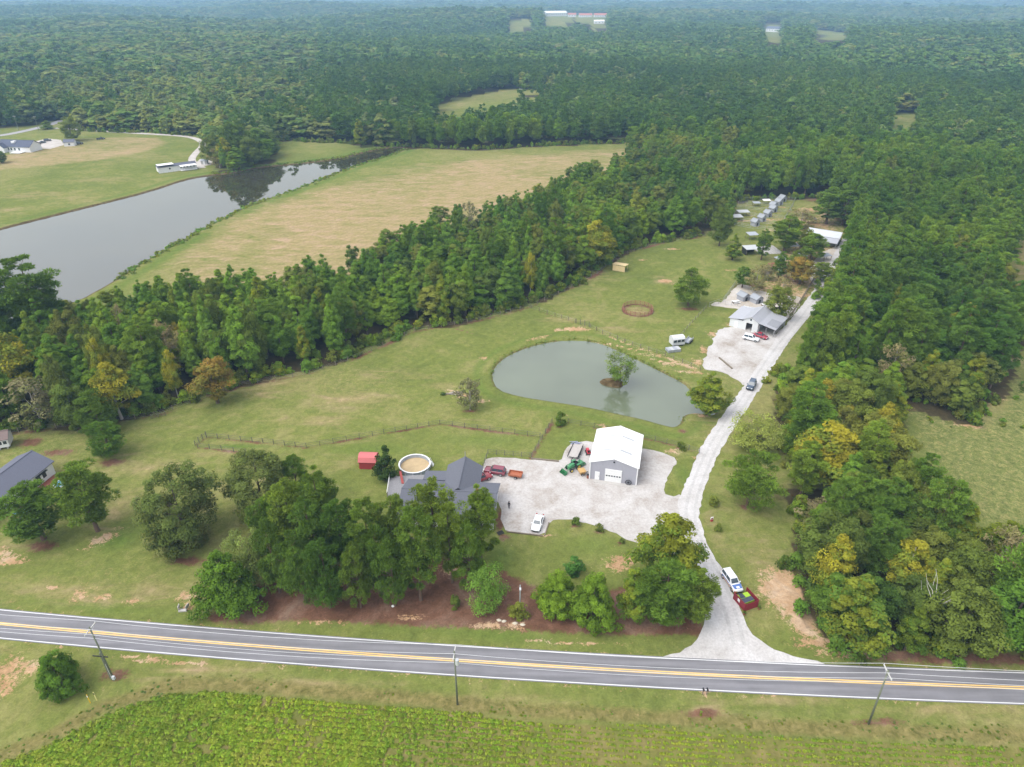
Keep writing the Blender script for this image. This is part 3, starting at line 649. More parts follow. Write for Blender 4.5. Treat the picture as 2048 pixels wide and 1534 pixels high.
#        name     H    R    base  profile nc  nl  leaf  rc   needle
SPEC = {
 'poplar': (16, 3.5, .14, 'ovate', 70, 150, .42, .29, False, 'poplar', BARK, 10),
 'oak':    (14, 5.0, .13, 'round', 84, 150, .44, .26, False, 'oak', BARK, 16),
 'pine':   (20, 4.3, .17, 'pine', 84, 200, .62, .27, True, 'pine', BARKP, 26),
 'gum':    (17, 4.5, .12, 'cone', 84, 150, .44, .25, False, 'gum', BARK, 14),
 'gumo':   (16, 4.6, .10, 'ovate', 96, 150, .42, .24, False, 'gum', BARK, 14),
 'yellow': (15, 4.6, .16, 'ovate', 70, 130, .44, .28, False, 'yellow', BARKW, 16),
 'orange': (15, 4.4, .12, 'ovate', 64, 120, .44, .27, False, 'orange', BARK, 16),
 'dull':   (12, 4.8, .14, 'round', 54, 50, .48, .26, False, 'dull', BARKW, 26),
 'magnolia': (8, 2.8, .05, 'cone', 64, 100, .32, .26, False, 'dark', BARK, 6),
 'bigoak': (17, 7.4, .03, 'round', 170, 170, .38, .18, False, 'bigoak', BARK, 16),
 'cedar':  (11, 5.5, .02, 'cone', 140, 130, .36, .19, False, 'cedar', BARK, 8),
 'fpine':  (14, 4.6, .09, 'round', 90, 180, .5, .25, True, 'pine', BARKP, 20),
 'willow': (10, 4.6, .18, 'vase', 74, 120, .32, .27, False, 'willow', BARK, 22),
 'sparse': (10, 4.6, .2, 'vase', 62, 70, .32, .23, False, 'gum', BARK, 30),
 'vivid':  (5, 2.2, .05, 'round', 40, 60, .34, .3, False, 'vivid', BARK, 5),
 'light':  (8, 4.0, .05, 'round', 66, 110, .28, .26, False, 'light', BARK, 12),
 'shrub':  (2.2, 1.2, .0, 'round', 22, 50, .26, .36, False, 'oak', BARK, 3),
}
VAR = {}
def variants(kind, n):
    H, Rr, b, pf, nc, nl, leaf, rc, nd, lm, bk, lim = SPEC[kind]
    out = []
    for i in range(n):
        V, F, t, C, rcl = crown_data(hash(kind) % 1000 * 0 + sum(map(ord, kind)) * 7 + i, H, Rr, b, pf, nc, nl, leaf, rc, nd, 0, .35 if kind == 'willow' else 0)
        cm = crown_mesh('crown_' + kind, LM[lm], V, F, t)
        tm = trunk_mb(i + 5, H, .020 * H * (.85 if kind == 'pine' else 1), C, lim, .9 if kind == 'pine' else .8, .03, 6, False).mesh('trunk_' + kind, bk, True)
        out.append((cm, tm))
    return out
for k_, n_ in (('poplar', 4), ('oak', 4), ('pine', 5), ('fpine', 2), ('gum', 3), ('gumo', 2), ('yellow', 2), ('orange', 1), ('dull', 2), ('magnolia', 1), ('bigoak', 2), ('cedar', 1), ('willow', 2), ('sparse', 1), ('vivid', 1), ('light', 1), ('shrub', 3)): VAR[k_] = variants(k_, n_)
def recolour(cm, m_):
    c = cm.copy(); c.materials.clear(); c.materials.append(m_); return c
SPEC['wpine'] = SPEC['pine']; VAR['wpine'] = [(recolour(a_, LM['wpine']), b_) for a_, b_ in VAR['pine']]
RT = random.Random(11)
def tree(kind, x, y, h, wid, label, name='tree', cat='tree', group=None, v=None, rz=None, z=0.0):
    H, Rr = SPEC[kind][:2]
    cm, tm = VAR[kind][RT.randrange(len(VAR[kind])) if v is None else v % len(VAR[kind])]
    o = thing(name, label, cat, (x, y, z - .05), RT.uniform(0, 6.28) if rz is None else rz, group)
    o.scale = (wid / (2 * Rr), wid / (2 * Rr), h / H)
    link(bpy.data.objects.new('trunk', tm), o); link(bpy.data.objects.new('crown', cm), o)
    return o
PLACED = []
def ptree(kind, bx, by, top, wpx, label, name=None, cat=None, v=None, group=None, z=0.0):
    b = P(bx, by, z); dep = proj(b.x, b.y, b.z + 4)[2]
    h = height_at(b, top) - z
    wid = wpx * dep / FPX
    h = max(.6, h - wid * .10)
    PLACED.append((b.x, b.y, wid / 2))
    nm = name or {'pine': 'pine_tree', 'fpine': 'pine_tree', 'magnolia': 'magnolia_tree', 'cedar': 'cedar_tree', 'willow': 'willow_tree', 'sparse': 'willow_tree', 'shrub': 'shrub'}.get(kind, 'broadleaf_tree')
    return tree(kind, b.x, b.y, h, wid, label, nm, cat or ('shrub' if kind == 'shrub' else 'tree'), group, v, None, z)

T = ptree
T('magnolia', 772, 956, 877, 56, 'dark glossy conical magnolia tree between red shed and round pool')
T('bigoak', 372, 1082, 915, 168, 'huge dense dark green tree standing alone left of the roadside pines', v=0)
T('bigoak', 530, 1030, 890, 150, 'large olive green tree behind the roadside pines, below the paddock fence', v=1)
T('fpine', 600, 1005, 903, 78, 'rounded dark green pine at the back of the pine grove by the fence')
T('cedar', 465, 1215, 1078, 142, 'dense low evergreen tree at the left end of the pine straw strip')
T('willow', 508, 1165, 1050, 82, 'pale thin leaved tree behind the dense evergreen beside the road')
for i, (a, b, c, d_, e) in enumerate([(592,1120,955,104,'leftmost tall pine of the grove hiding the house'),(655,1105,928,98,'tall pine second from left at the back of the house grove'),(612,1205,1045,112,'broad pine at the front left of the house grove'),
      (695,1150,990,92,'pine in the middle left of the house grove'),(660,1215,1065,104,'dense low pine at the front of the house grove beside the evergreen'),(745,1165,990,88,'slender pine left of the pool deck in front of the house'),(722,1215,1075,78,'thin pine at the roadside edge of the grove'),
      (800,1150,975,84,'pine directly in front of the pool deck'),(790,1212,1060,80,'pine near the white stone at the front of the grove'),(868,1110,946,104,'tall pine overlapping the dark roof of the house'),(842,1200,1005,98,'tall front pine centred before the house'),
      (962,1120,966,92,'tall pine covering the right end of the house roof'),(940,1180,1030,86,'pine at the right end of the grove by the lawn'),(560,1185,1030,84,'pine right of the low roadside evergreen'),(640,1160,985,92,'pine in the middle of the left half of the grove'),(905,1165,1000,78,'pine between the two tall right hand pines of the grove'),(765,1195,1035,76,'slim pine between pool and road in the grove'),(548,1120,985,76,'pine at the far left of the grove behind the pale tree')]): T('fpine' if i in (2, 4, 6, 8, 12, 13, 16) else 'pine', a, b, c, d_ * .86, e, v=i)
T('light', 975, 1212, 1120, 92, 'small bright green tree at the right foot of the pine grove')
T('vivid', 1148, 1150, 1110, 44, 'small vivid green round tree on the front lawn behind two pines')
for i, (a, b, c, d_, e) in enumerate([(1115,1222,1122,104,'leftmost of the rounded trees between front lawn and road'),(1185,1240,1122,116,'darkest rounded tree between front lawn and road'),(1262,1235,1120,78,'thin yellow green tree between lawn and driveway mouth'),(1320,1248,1118,122,'broad yellow green tree left of the driveway mouth'),(1385,1245,1135,84,'tree leaning over the gravel at the driveway mouth')]):
    T('cedar' if i < 2 else 'gum' if i == 2 else 'pine', a, b, c, d_, e, v=i)
T('gumo', 1332, 1172, 1000, 142, 'tall conical yellow green tree between yard and driveway fork', v=0)
T('fpine', 222, 912, 834, 80, 'pine on a brown needle patch right of the white house')
T('pine', 196, 1062, 910, 104, 'pine with bare forked trunk on the sandy patch by the white house')
T('pine', 88, 1078, 958, 122, 'spreading pine partly hiding the white house')
T('cedar', 128, 1375, 1288, 104, 'round dense bush beside the utility pole south of the road', 'bush', 'bush')
T('fpine', 1376, 612, 526, 70, 'lone dark pine in the pasture right of the round pen')
T('gumo', 1413, 829, 732, 80, 'tree with yellow tips on the pond bank beside the driveway', v=1)
T('sparse', 1240, 768, 696, 74, 'thin yellow green tree on the tiny island in the pond', v=0)
T('dull', 940, 820, 745, 58, 'sparse brownish tree on a mulch ring left of the pond', v=0)
T('shrub', 1120, 850, 818, 28, 'round dark shrub at the fence corner below the pond', v=0)
T('fpine', 1494, 1013, 888, 112, 'pine standing alone on the lawn right of the driveway')
T('willow', 1508, 905, 822, 98, 'pale feathery tree on the bank right of the driveway', v=1)
T('yellow', 1640, 965, 822, 150, 'large tree with golden top at the edge of the right woods', v=0)
T('oak', 1722, 940, 812, 104, 'green tree right behind the golden topped tree')
T('yellow', 1745, 905, 800, 84, 'smaller golden crown behind the large golden topped tree', v=1)
T('gum', 1600, 830, 728, 80, 'light green tree right of the driveway below the barn lot')
T('gum', 1700, 810, 738, 78, 'yellow green tree in the row below the pine wood')
T('gum', 1780, 830, 770, 50, 'narrow light green tree at the corner of the rough field')
T('oak', 1553, 638, 560, 58, 'tree rising over the gravel yard right behind the barn')
T('orange', 1598, 568, 498, 66, 'brown tinted tree above the fenced yard behind the barn')
T('dull', 1510, 585, 520, 52, 'thin brownish tree at the corner of the fenced yard')
T('pine', 1484, 575, 530, 34, 'small dark tree at the left corner of the fenced yard')
T('dull', 1560, 600, 545, 46, 'pale sparse tree behind the barn yard tree')
T('oak', 1438, 492, 398, 46, 'tall tree at the top of the pasture left of the animal huts')
T('gum', 1464, 520, 462, 38, 'small yellowing tree on the pasture edge below the huts')
T('pine', 1522, 520, 455, 34, 'thin pine beside the black open shelter')
T('pine', 1568, 502, 425, 64, 'pine with wide crown in the middle of the animal park')
T('pine', 1622, 520, 460, 58, 'pine left of the long metal roofed building')
T('dull', 1600, 455, 408, 66, 'dull olive tree right of the animal huts')
T('pine', 1652, 448, 368, 62, 'tall bare trunked pine above the long metal roof')
T('pine', 1684, 450, 360, 66, 'tallest pine right above the long metal roof')
T('pine', 1556, 560, 500, 30, 'thin dark tree in the middle of the fenced yard')
T('pine', 1640, 560, 520, 40, 'pine by the driveway above the fenced yard')
T('pine', 1582, 480, 440, 34, 'small pine right of the animal pens')
T('oak', 1608, 500, 452, 36, 'leafy tree before the left end of the long metal roof')
T('oak', 1590, 540, 492, 40, 'leafy tree between the brown tinted tree and paved square')
T('dull', 1535, 560, 520, 36, 'thin olive tree above the gravel yard huts')
T('oak', 147, 282, 224, 42, 'dark oval tree beside the far farmhouse')
T('gum', 95, 258, 236, 32, 'small yellow green tree behind the far farmhouse')
T('oak', 4, 326, 298, 26, 'round tree at the picture edge below the far farmhouse')
T('yellow', 42, 800, 628, 126, 'golden sycamore with white limbs at the left picture edge', v=0)
T('orange', 436, 806, 688, 90, 'rust orange tree at the front edge of the long wood')
T('yellow', 244, 838, 704, 90, 'yellow tree at the front edge of the long wood near the white house', v=1)
T('yellow', 1190, 535, 420, 78, 'yellow tree at the wood corner above the lumber shed', v=0)
T('dull', 85, 850, 738, 118, 'grey half bare tree at the left end of the long wood', v=1)
T('oak', 160, 860, 750, 80, 'dark tree at the wood edge above the white house')
T('pine', 100, 700, 496, 116, 'tall spreading pine standing out against the lake')
T('pine', 20, 720, 532, 110, 'tall pine at the left edge before the lake')
T('fpine', 205, 866, 770, 82, 'dark evergreen at the wood edge behind the lone pine')
for i, (a, b, c, d_, k_) in enumerate([(428,328,262,44,'oak'),(482,328,224,70,'oak'),(522,318,240,58,'poplar'),(505,334,262,50,'oak'),(542,312,256,44,'oak'),(440,336,285,40,'dull'),(478,340,282,42,'poplar')]):
    T(k_, a, b, c, d_, 'green tree of the round clump beside the trailer home and lake', group='trees of the lakeside clump')
T('yellow', 456, 336, 264, 40, 'yellow tree in the round clump beside the trailer home')
T('gum', 468, 342, 300, 26, 'small yellow green tree at the water edge of the lakeside clump')
T('gum', 722, 294, 226, 36, 'slim yellow green tree at the far end of the lake')
T('gum', 1690, 1292, 1128, 148, 'bushy olive tree at the corner of the right woods above the sandy patch', v=2)
T('yellow', 1648, 1205, 1048, 92, 'yellowing tree above the sandy patch by the red booth', v=1)
T('yellow', 1800, 1190, 1062, 108, 'yellow crown in the middle of the lower right woods', v=0)
T('gum', 1810, 1300, 1200, 70, 'small yellow tree with pale trunk at the roadside woods edge', v=1)
T('oak', 1905, 1300, 1165, 130, 'grey green tree at the roadside edge of the right woods')
T('poplar', 1995, 1300, 1130, 130, 'bright green tree at the roadside in the right picture corner')
T('dull', 1640, 1050, 995, 100, 'grey leafless shrubby tree at the lawn edge of the right woods', v=0)
for a, b, c, d_, e in [(1152,1050,1030,22,'shrub on a mulch ring at the lawn edge, left of two by the yard'),(1199,1062,1044,20,'shrub on a mulch ring at the lawn edge, right of two by the yard'),(1244,1086,1074,14,'tiny sapling on a bare ring at the lawn corner'),(1427,1010,988,26,'small shrub at the right side of the driveway fork'),
      (1436,1060,1046,20,'low dark shrub on the lawn right of the driveway'),(910,1214,1186,26,'small dark bush on pine straw under the pines'),(1036,1235,1200,44,'dark round bush on pine straw below the lamp pole'),(1362,898,880,22,'sapling on a mulch ring between workshop and driveway'),
      (680,880,870,14,'tiny shrub by the paddock fence')][:8]: T('shrub', a, b, c, d_, e)
# dead tree: bare pale branches
def dead_tree(bx, by, top, label):
    b = P(bx, by); h = height_at(b, top); r = random.Random(4); o = thing('dead_tree', label, 'tree', b)
    mb = MB(); mb.tube((0, 0, 0), (.5, .2, h * .6), .16, .09, 6, False); mb.build('trunk', BARKW, o)
    mb = MB()
    for i in range(9):
        z0 = h * r.uniform(.4, .6); a = r.uniform(0, 6.28); p = Vector((.5 * z0 / (h * .6), .2 * z0 / (h * .6), z0))
        for k in range(3):
            q = p + Vector((math.cos(a) * r.uniform(.6, 1.2), math.sin(a) * r.uniform(.6, 1.2), r.uniform(.5, h * .16))); mb.tube(p, q, .07 - .018 * k, .05 - .016 * k, 5, False); p = q; a += r.uniform(-.6, .6)
    mb.build('branches', mat('dead_wood', (.42, .39, .36), .8), o)
dead_tree(1832, 1275, 1150, 'bare grey dead tree at the roadside edge of the right woods')

# ---- the woods: candidates all over, thrown out where the picture shows open ground
WOODLAND = {}
def candidates(r0, r1, sp, seed):
    r = np.random.RandomState(seed); x = np.arange(-r1 * .86, r1 * .86, sp); y = np.arange(30, r1, sp)
    A, B = np.meshgrid(x, y); A = A.ravel() + r.uniform(-.42, .42, A.size) * sp; B = B.ravel() + r.uniform(-.42, .42, B.size) * sp
    d = np.hypot(A, B); k = (d >= r0) & (d < r1) & (np.abs(A) < B * .84 + 40); return A[k], B[k], r
ALL = []
PX_PINE = [(-100,1.3),(0,0)]
for zone, (r0, r1, sp) in enumerate([(60, 260, 5.2), (260, 480, 5.9), (480, 900, 8.0), (900, 1700, 11.5), (1700, 3400, 18.0), (3400, 9000, 36.0)]):
    A, B, r = candidates(r0, r1, sp, 20 + zone)
    n = len(A); tz = terr(A, B)
    gx_, gy_, dp = proj(A, B, tz)
    # species
    nz = wob(A, B, 60, .5) * .6 + wob(A, B, 140, 2.2) * .6
    pine_p = np.full(n, .22)
    pine_p = np.where((gx_ > 1300) & (gy_ < 760) & (gy_ > 60), .62, pine_p); pine_p = np.where((gx_ > 640) & (gx_ <= 1500) & (gy_ < 310) & (gy_ > 50), .72, pine_p)
    woodA = (gy_ > 300) & (gx_ < 1480); pine_p = np.where(woodA, .05, pine_p)
    woodC = (gy_ > 780) & (gx_ > 1500); pine_p = np.where(woodC, .22, pine_p)
    woodB = (gy_ > 420) & (gy_ <= 900) & (gx_ > 1540) & ~woodC; pine_p = np.where(woodB, .76, pine_p)
    pine = r.uniform(0, 1, n) < np.clip(pine_p + nz * .35 * (pine_p > .1) * (pine_p < .8), .03, .97)
    h = np.where(pine, r.uniform(17, 23, n), r.uniform(13, 19.5, n)); h = np.where(woodC, h * .78, h); h = np.where(woodA & ~pine, h * .95, h)
    k = max(1.0, sp / 6.4)
    wd = np.where(pine, r.uniform(5.4, 10.4, n), r.uniform(6.0, 11.0, n) * (r.uniform(1.0, 1.9, n) if zone >= 2 else 1)) * k; wd = np.where(woodA & ~pine, wd * .86, wd)
    h = h * r.uniform(.78, 1.16, n) * (1 + .10 * (k - 1)) * (1 + .10 * wob(A, B, 45 * k, 1.0))
    keep = np.ones(n, bool)
    for f in (0.0, .3, .55, .8, .97):
        for sx in (-.32, 0, .32):
            a, b, c = proj(A + sx * wd, B, tz + h * f)
            for poly in VIS: keep &= ~in_poly(a, b, poly)
    ax, ay, _ = proj(A, B, tz + h); keep &= (ax > -260) & (ax < 2310) & (gy_ < 1500) & (dp > 20)
    for (x, y, rr) in PLACED: keep &= (A - x) ** 2 + (B - y) ** 2 > (rr * .62 + 1.2) ** 2
    ALL.append(np.stack([A, B, tz, h, wd, pine.astype(float), np.full(n, zone), FPX / dp, woodA + 2. * woodB + 3. * woodC, r.uniform(0, 1, n), ax, ay], 1)[keep])
    print('zone', zone, keep.sum())
ALL = np.concatenate(ALL)
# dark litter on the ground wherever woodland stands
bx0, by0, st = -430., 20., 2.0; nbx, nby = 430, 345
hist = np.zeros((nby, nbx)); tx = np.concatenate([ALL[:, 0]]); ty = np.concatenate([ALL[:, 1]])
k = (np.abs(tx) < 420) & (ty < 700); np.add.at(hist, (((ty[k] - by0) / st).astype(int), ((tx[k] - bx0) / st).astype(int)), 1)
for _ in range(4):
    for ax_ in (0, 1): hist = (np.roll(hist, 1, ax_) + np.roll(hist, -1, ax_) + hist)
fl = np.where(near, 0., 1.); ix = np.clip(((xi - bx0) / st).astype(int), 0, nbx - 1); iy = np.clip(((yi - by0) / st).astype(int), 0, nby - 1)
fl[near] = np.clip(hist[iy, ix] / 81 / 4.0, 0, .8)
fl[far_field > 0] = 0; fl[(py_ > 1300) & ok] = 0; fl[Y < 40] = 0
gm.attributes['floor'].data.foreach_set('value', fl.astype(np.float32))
inframe = (ALL[:, 10] > -20) & (ALL[:, 10] < 2068)
score = ALL[:, 3] * ALL[:, 7] * inframe
single = np.zeros(len(ALL), bool)
for pn in (0, 1):
    k = np.where(ALL[:, 5] == pn)[0]; k = k[np.argsort(-score[k])][:(285 if pn == 0 else 225)]; single[k] = True
GRP = {0: 'trees of the woods beyond the fields', 1: 'trees of the long wood behind the paddock', 2: 'trees of the pine wood right of the driveway', 3: 'trees of the lower right woods'}
WHERE = {0: 'in the woods beyond the fields', 1: 'in the long wood between paddock and hay field', 2: 'in the tall wood right of the driveway', 3: 'in the woods at lower right by the road'}
for q in ALL[single]:
    x, y, tz, h, wd, pn, zn, _, wz, u = q[:10]; wz = int(min(3, wz))
    if pn: kind = 'wpine'
    else:
        if wz == 1: kind = 'poplar' if u < .70 else 'oak' if u < .89 else 'gum' if u < .955 else 'yellow' if u < .98 else 'dull'
        elif wz == 3: kind = 'oak' if u < .5 else 'gum' if u < .74 else 'poplar' if u < .9 else 'yellow' if u < .96 else 'dull'
        else: kind = 'poplar' if u < .62 else 'oak' if u < .84 else 'gum' if u < .985 else 'yellow'
    col = {'wpine': 'dark green pine', 'poplar': 'pointed green tree', 'oak': 'dark rounded tree', 'gum': 'yellowish green tree', 'yellow': 'golden yellow tree', 'dull': 'dull brownish thin tree'}[kind]
    px_b = proj(x, y, tz)[0]; py_b = proj(x, y, tz)[1]
    SEC = {1: [(140, 'near the white house'), (330, 'left of the rust orange tree'), (560, 'above the small left pen'), (800, 'above the middle of the paddock'), (1000, 'left of the pond'), (1180, 'behind the pond'), (9999, 'near the lumber shed')],
           2: [(1640, 'beside the barn'), (1740, 'beside the upper drive'), (1860, 'in its middle'), (1960, 'above the rough field corner'), (9999, 'at the right picture edge')],
           3: [(1660, 'by the lawn'), (1780, 'near the golden crowns'), (1900, 'in its middle'), (9999, 'at the right picture edge')], 0: [(500, 'at left'), (900, 'behind the lake end'), (1300, 'behind the hay field'), (1700, 'behind the animal park'), (9999, 'at right')]}[wz]
    sec = [t for lim, t in SEC if px_b < lim][0]; size = 'tall ' if h > (20.5 if pn else 16.8) else 'low ' if h < (18 if pn else 14) else ''
    if wz == 1:
        dd_ = float(pdist(np.array([x]), np.array([y]), W(FLINES[6]))[0]); row = 'front row' if dd_ < 8 else 'second row' if dd_ < 16 else 'middle' if dd_ < 28 else 'rear' if dd_ < 42 else 'far edge'
    else: row = 'nearest' if py_b > (1180 if wz == 3 else 700) else 'near' if py_b > (1060 if wz == 3 else 610) else 'middle' if py_b > (950 if wz == 3 else 540) else 'upper' if py_b > (860 if wz == 3 else 480) else 'far'
    WH = row + (' part of ' if wz != 1 else ' of the ') + {0: 'woods beyond fields,', 1: 'long wood,', 2: 'tall right hand wood,', 3: 'lower right woods,'}[wz]
    tree(kind, x, y, h, wd, size + col + ', ' + WH + ' ' + sec, 'pine_tree' if pn else 'broadleaf_tree', 'tree', GRP[wz] + ' (' + size + kind + ', ' + row + ', ' + sec + ')', None, None, tz)

# ---- everything farther away: woodland masses, drawn as instances
def gn_scatter(name, pts, rot, scl, idx, sources, label):
    me = bpy.data.meshes.new(name); me.vertices.add(len(pts)); me.vertices.foreach_set('co', np.asarray(pts, np.float32).ravel())
    me.attributes.new('rot', 'FLOAT_VECTOR', 'POINT').data.foreach_set('vector', np.asarray(rot, np.float32).ravel())
    me.attributes.new('scl', 'FLOAT_VECTOR', 'POINT').data.foreach_set('vector', np.asarray(scl, np.float32).ravel())
    me.attributes.new('idx', 'INT', 'POINT').data.foreach_set('value', np.asarray(idx, np.int32))
    o = bpy.data.objects.new(name, me); link(o); tag(o, label, None, None, 'stuff')
    g = bpy.data.node_groups.new(name + '_nodes', 'GeometryNodeTree')
    g.interface.new_socket('Geometry', in_out='INPUT', socket_type='NodeSocketGeometry'); g.interface.new_socket('Geometry', in_out='OUTPUT', socket_type='NodeSocketGeometry')
    gi, go = g.nodes.new('NodeGroupInput'), g.nodes.new('NodeGroupOutput')
    iop = g.nodes.new('GeometryNodeInstanceOnPoints'); iop.inputs['Pick Instance'].default_value = True
    jn = g.nodes.new('GeometryNodeJoinGeometry')
    for s in sources:
        oi = g.nodes.new('GeometryNodeObjectInfo'); oi.inputs['Object'].default_value = s; oi.inputs['As Instance'].default_value = True
        g.links.new(oi.outputs['Geometry'], jn.inputs[0])
    def na(nm, ty):
        t = g.nodes.new('GeometryNodeInputNamedAttribute'); t.data_type = ty; t.inputs['Name'].default_value = nm; return t.outputs['Attribute']
    g.links.new(gi.outputs[0], iop.inputs['Points']); g.links.new(jn.outputs[0], iop.inputs['Instance'])
    g.links.new(na('rot', 'FLOAT_VECTOR'), iop.inputs['Rotation']); g.links.new(na('scl', 'FLOAT_VECTOR'), iop.inputs['Scale']); g.links.new(na('idx', 'INT'), iop.inputs['Instance Index'])
    g.links.new(iop.outputs[0], go.inputs[0])
    md = o.modifiers.new('scatter', 'NODES'); md.node_group = g
    return o
def lod(kind, pf, seed, H, Rr, b, nc, nl, leaf, rc, nd, m, bk):
    V, F, t, C, _ = crown_data(seed, H, Rr, b, pf, nc, nl, leaf, rc, nd, 0, 0, .12)
    me = crown_mesh('wood_' + kind, m, V, F, t)
    return bpy.data.objects.new('wood_' + kind, me)
LODS = {
 (0, 0): [lod('near', p, 50 + i, 16, 4.2, .12, 54, 76, .66, .29, False, LM['poplar' if p == 'ovate' else 'oak'], BARK) for i, p in enumerate(('ovate', 'ovate', 'round'))],
 (0, 1): [lod('nearpine', 'pine', 60 + i, 20, 4.3, .3, 50, 90, 1.05, .32, True, LM['wpine'], BARKP) for i in range(3)],
 (1, 0): [lod('mid', p, 70 + i, 16, 4.2, .10, 40, 34, 1.25, .33, False, LM['farb'], BARK) for i, p in enumerate(('ovate', 'round', 'round', 'ovate'))],
 (1, 1): [lod('midpine', 'pine', 80 + i, 20, 4.3, .2, 36, 40, 1.7, .34, True, LM['farp'], BARKP) for i in range(3)],
 (2, 0): [lod('far', p, 90 + i, 16, 4.2, .12, 20, 18, 2.2, .42, False, LM['farb'], BARK) for i, p in enumerate(('round', 'round', 'ovate'))],
 (2, 1): [lod('farpine', 'pine', 95 + i, 20, 4.3, .15, 18, 16, 2.3, .42, False, LM['farp'], BARKP) for i in range(2)],
}
rest = ALL[~single]
lv = np.where(rest[:, 6] <= 1, 0, np.where(rest[:, 6] <= 2, 1, 2))
NMS = {(0, 0): ('broadleaf_woodland', 'broadleaf trees massed deeper in the nearer woods'), (0, 1): ('pine_woodland', 'pines massed deeper in the nearer woods'), (1, 0): ('middle_broadleaf_forest', 'broadleaf forest beyond the fields'), (1, 1): ('middle_pine_forest', 'dark pine forest beyond the fields'),
       (2, 0): ('distant_broadleaf_forest', 'hazy broadleaf forest reaching to the horizon'), (2, 1): ('distant_pine_forest', 'hazy pine forest reaching to the horizon')}
rr_ = np.random.RandomState(5)
for (l, pn), (nm, lb) in NMS.items():
    s = rest[(lv == l) & (rest[:, 5] == pn)]
    if not len(s): continue
    H0, R0 = (20, 4.3) if pn else (16, 4.2); n = len(s)
    gn_scatter(nm, s[:, :3], np.stack([np.zeros(n), np.zeros(n), rr_.uniform(0, 6.28, n)], 1), np.stack([s[:, 4] / (2 * R0)] * 2 + [s[:, 3] / H0], 1), rr_.randint(0, len(LODS[(l, pn)]), n), LODS[(l, pn)], lb)

# ---- undergrowth along the wood edges, weeds, crop
SH = [bpy.data.objects.new('brush', crown_mesh('brush', LM[m_], *crown_data(130 + i, 2.4, 1.5, 0, 'round', 16, 30, .42, .4)[:3])) for i, m_ in enumerate(('oak', 'poplar', 'gum'))]
WE = [bpy.data.objects.new('weed', crown_mesh('weed', LM[m_], *crown_data(140 + i, .42, .5, 0, 'round', 8, 14, .2, .5)[:3])) for i, m_ in enumerate(('light', 'willow', 'gum'))]
CR = [bpy.data.objects.new('crop_plant', crown_mesh('crop_plant', LM['crop'] if 'crop' in LM else leaf_mat('leaf_crop', [(.155, .238, .026), (.175, .246, .026), (.20, .25, .028), (.22, .24, .042)]), *crown_data(150 + i, .34, .40, 0, 'round', 10, 14, .19, .42, False, 0, 0, .1)[:3])) for i in range(3)]
def scatter_line(name, lines, per_m, spread, smin, smax, src, label, z=0.0, seed=1, off=0.0):
    r = np.random.RandomState(seed); pts = []
    for L in lines:
        Lw = W(L)
        for a, b in zip(Lw[:-1], Lw[1:]):
            n = int((b - a).length * per_m); d = (b - a).normalized(); nn = Vector((-d.y, d.x, 0))
            for _ in range(n):
                p = a.lerp(b, r.uniform()) + nn * (off + r.normal() * spread); pts.append((p.x, p.y, z))
    n = len(pts); s = r.uniform(smin, smax, n)
    return gn_scatter(name, pts, np.stack([np.zeros(n), np.zeros(n), r.uniform(0, 6.28, n)], 1), np.stack([s, s, s * r.uniform(.8, 1.4, n)], 1), r.randint(0, len(src), n), src, label)
scatter_line('undergrowth', [FLINES[6]], 1.1, 1.6, .6, 1.5, SH, 'leafy undergrowth along the front of the long wood', 0, 1, 3.2)
scatter_line('wood_edge_brush', [[(1575,1000),(1605,1050),(1616,1130),(1604,1180),(1625,1235),(1665,1285),(1800,1300),(2048,1312),(2300,1325)],[(1550,735),(1562,800),(1565,870),(1575,940)],[(1790,790),(1870,812),(1945,848),(1992,800)],[(1640,600),(1690,520)],[(560,281),(735,290),(950,299),(1100,291),(1285,284)],[(150,262),(330,267),(410,275)],[(1478,400),(1640,396)]], .9, 1.3, .5, 1.25, SH, 'low brush at the edge of the right woods and far woods', 0, 2, .8)
scatter_line('pond_margin_grass', [[(978,752),(984,731),(1010,708),(1060,688),(1110,678),(1160,676),(1205,683),(1245,700),(1290,722),(1330,742),(1372,763)],[(1368,846),(1372,830)]], 4, .7, .25, .6, WE, 'rough grass along the pond edge', -.1, 3)
scatter_line('lake_margin_reeds', [[(820,297),(765,316),(700,336),(600,376),(500,411),(420,451),(330,501),(270,536),(232,560)],[(420,348),(460,344),(520,332),(600,325),(680,315),(740,299),(800,291)]], 1.6, 1.0, .8, 3.0, WE, 'dark reeds and weeds along the lake bank', -.2, 4)
# weeds of the strip by the crop and of the rough field
r = np.random.RandomState(9); pts = []; sc_ = []
cx = r.uniform(-150, 150, 26000); cyy = r.uniform(50, 72, 26000); sdc = sdist(cx, cyy, CROP)
k = (sdc > -.3) & (sdc < 3.2) & (r.uniform(0, 1, 26000) < .12 + .25 * wob(cx, cyy, 5)); pts += list(zip(cx[k], cyy[k], np.zeros(k.sum()))); sc_ += list(r.uniform(.25, .62, k.sum()))
n = len(pts); sc_ = np.array(sc_)
gn_scatter('weeds', pts, np.stack([np.zeros(n), np.zeros(n), r.uniform(0, 6.28, n)], 1), np.stack([sc_, sc_, sc_ * .8], 1), r.randint(0, 3, n), WE, 'rough weeds of the field margin along the crop')
cx = r.uniform(60, 240, 9000); cyy = r.uniform(100, 240, 9000); k = (sdist(cx, cyy, ROUGH) < -3) & (wob(cx, cyy, 11) + .6 * wob(cx, cyy, 4, 2) > .55); n = int(k.sum()); s_ = r.uniform(.12, .42, n)
gn_scatter('field_scrub', np.stack([cx[k], cyy[k], np.zeros(n)], 1), np.stack([np.zeros(n), np.zeros(n), r.uniform(0, 6.28, n)], 1), np.stack([s_ * 1.5, s_ * 1.5, s_], 1), r.randint(0, 3, n), SH, 'low leafy scrub in the rough field at right')
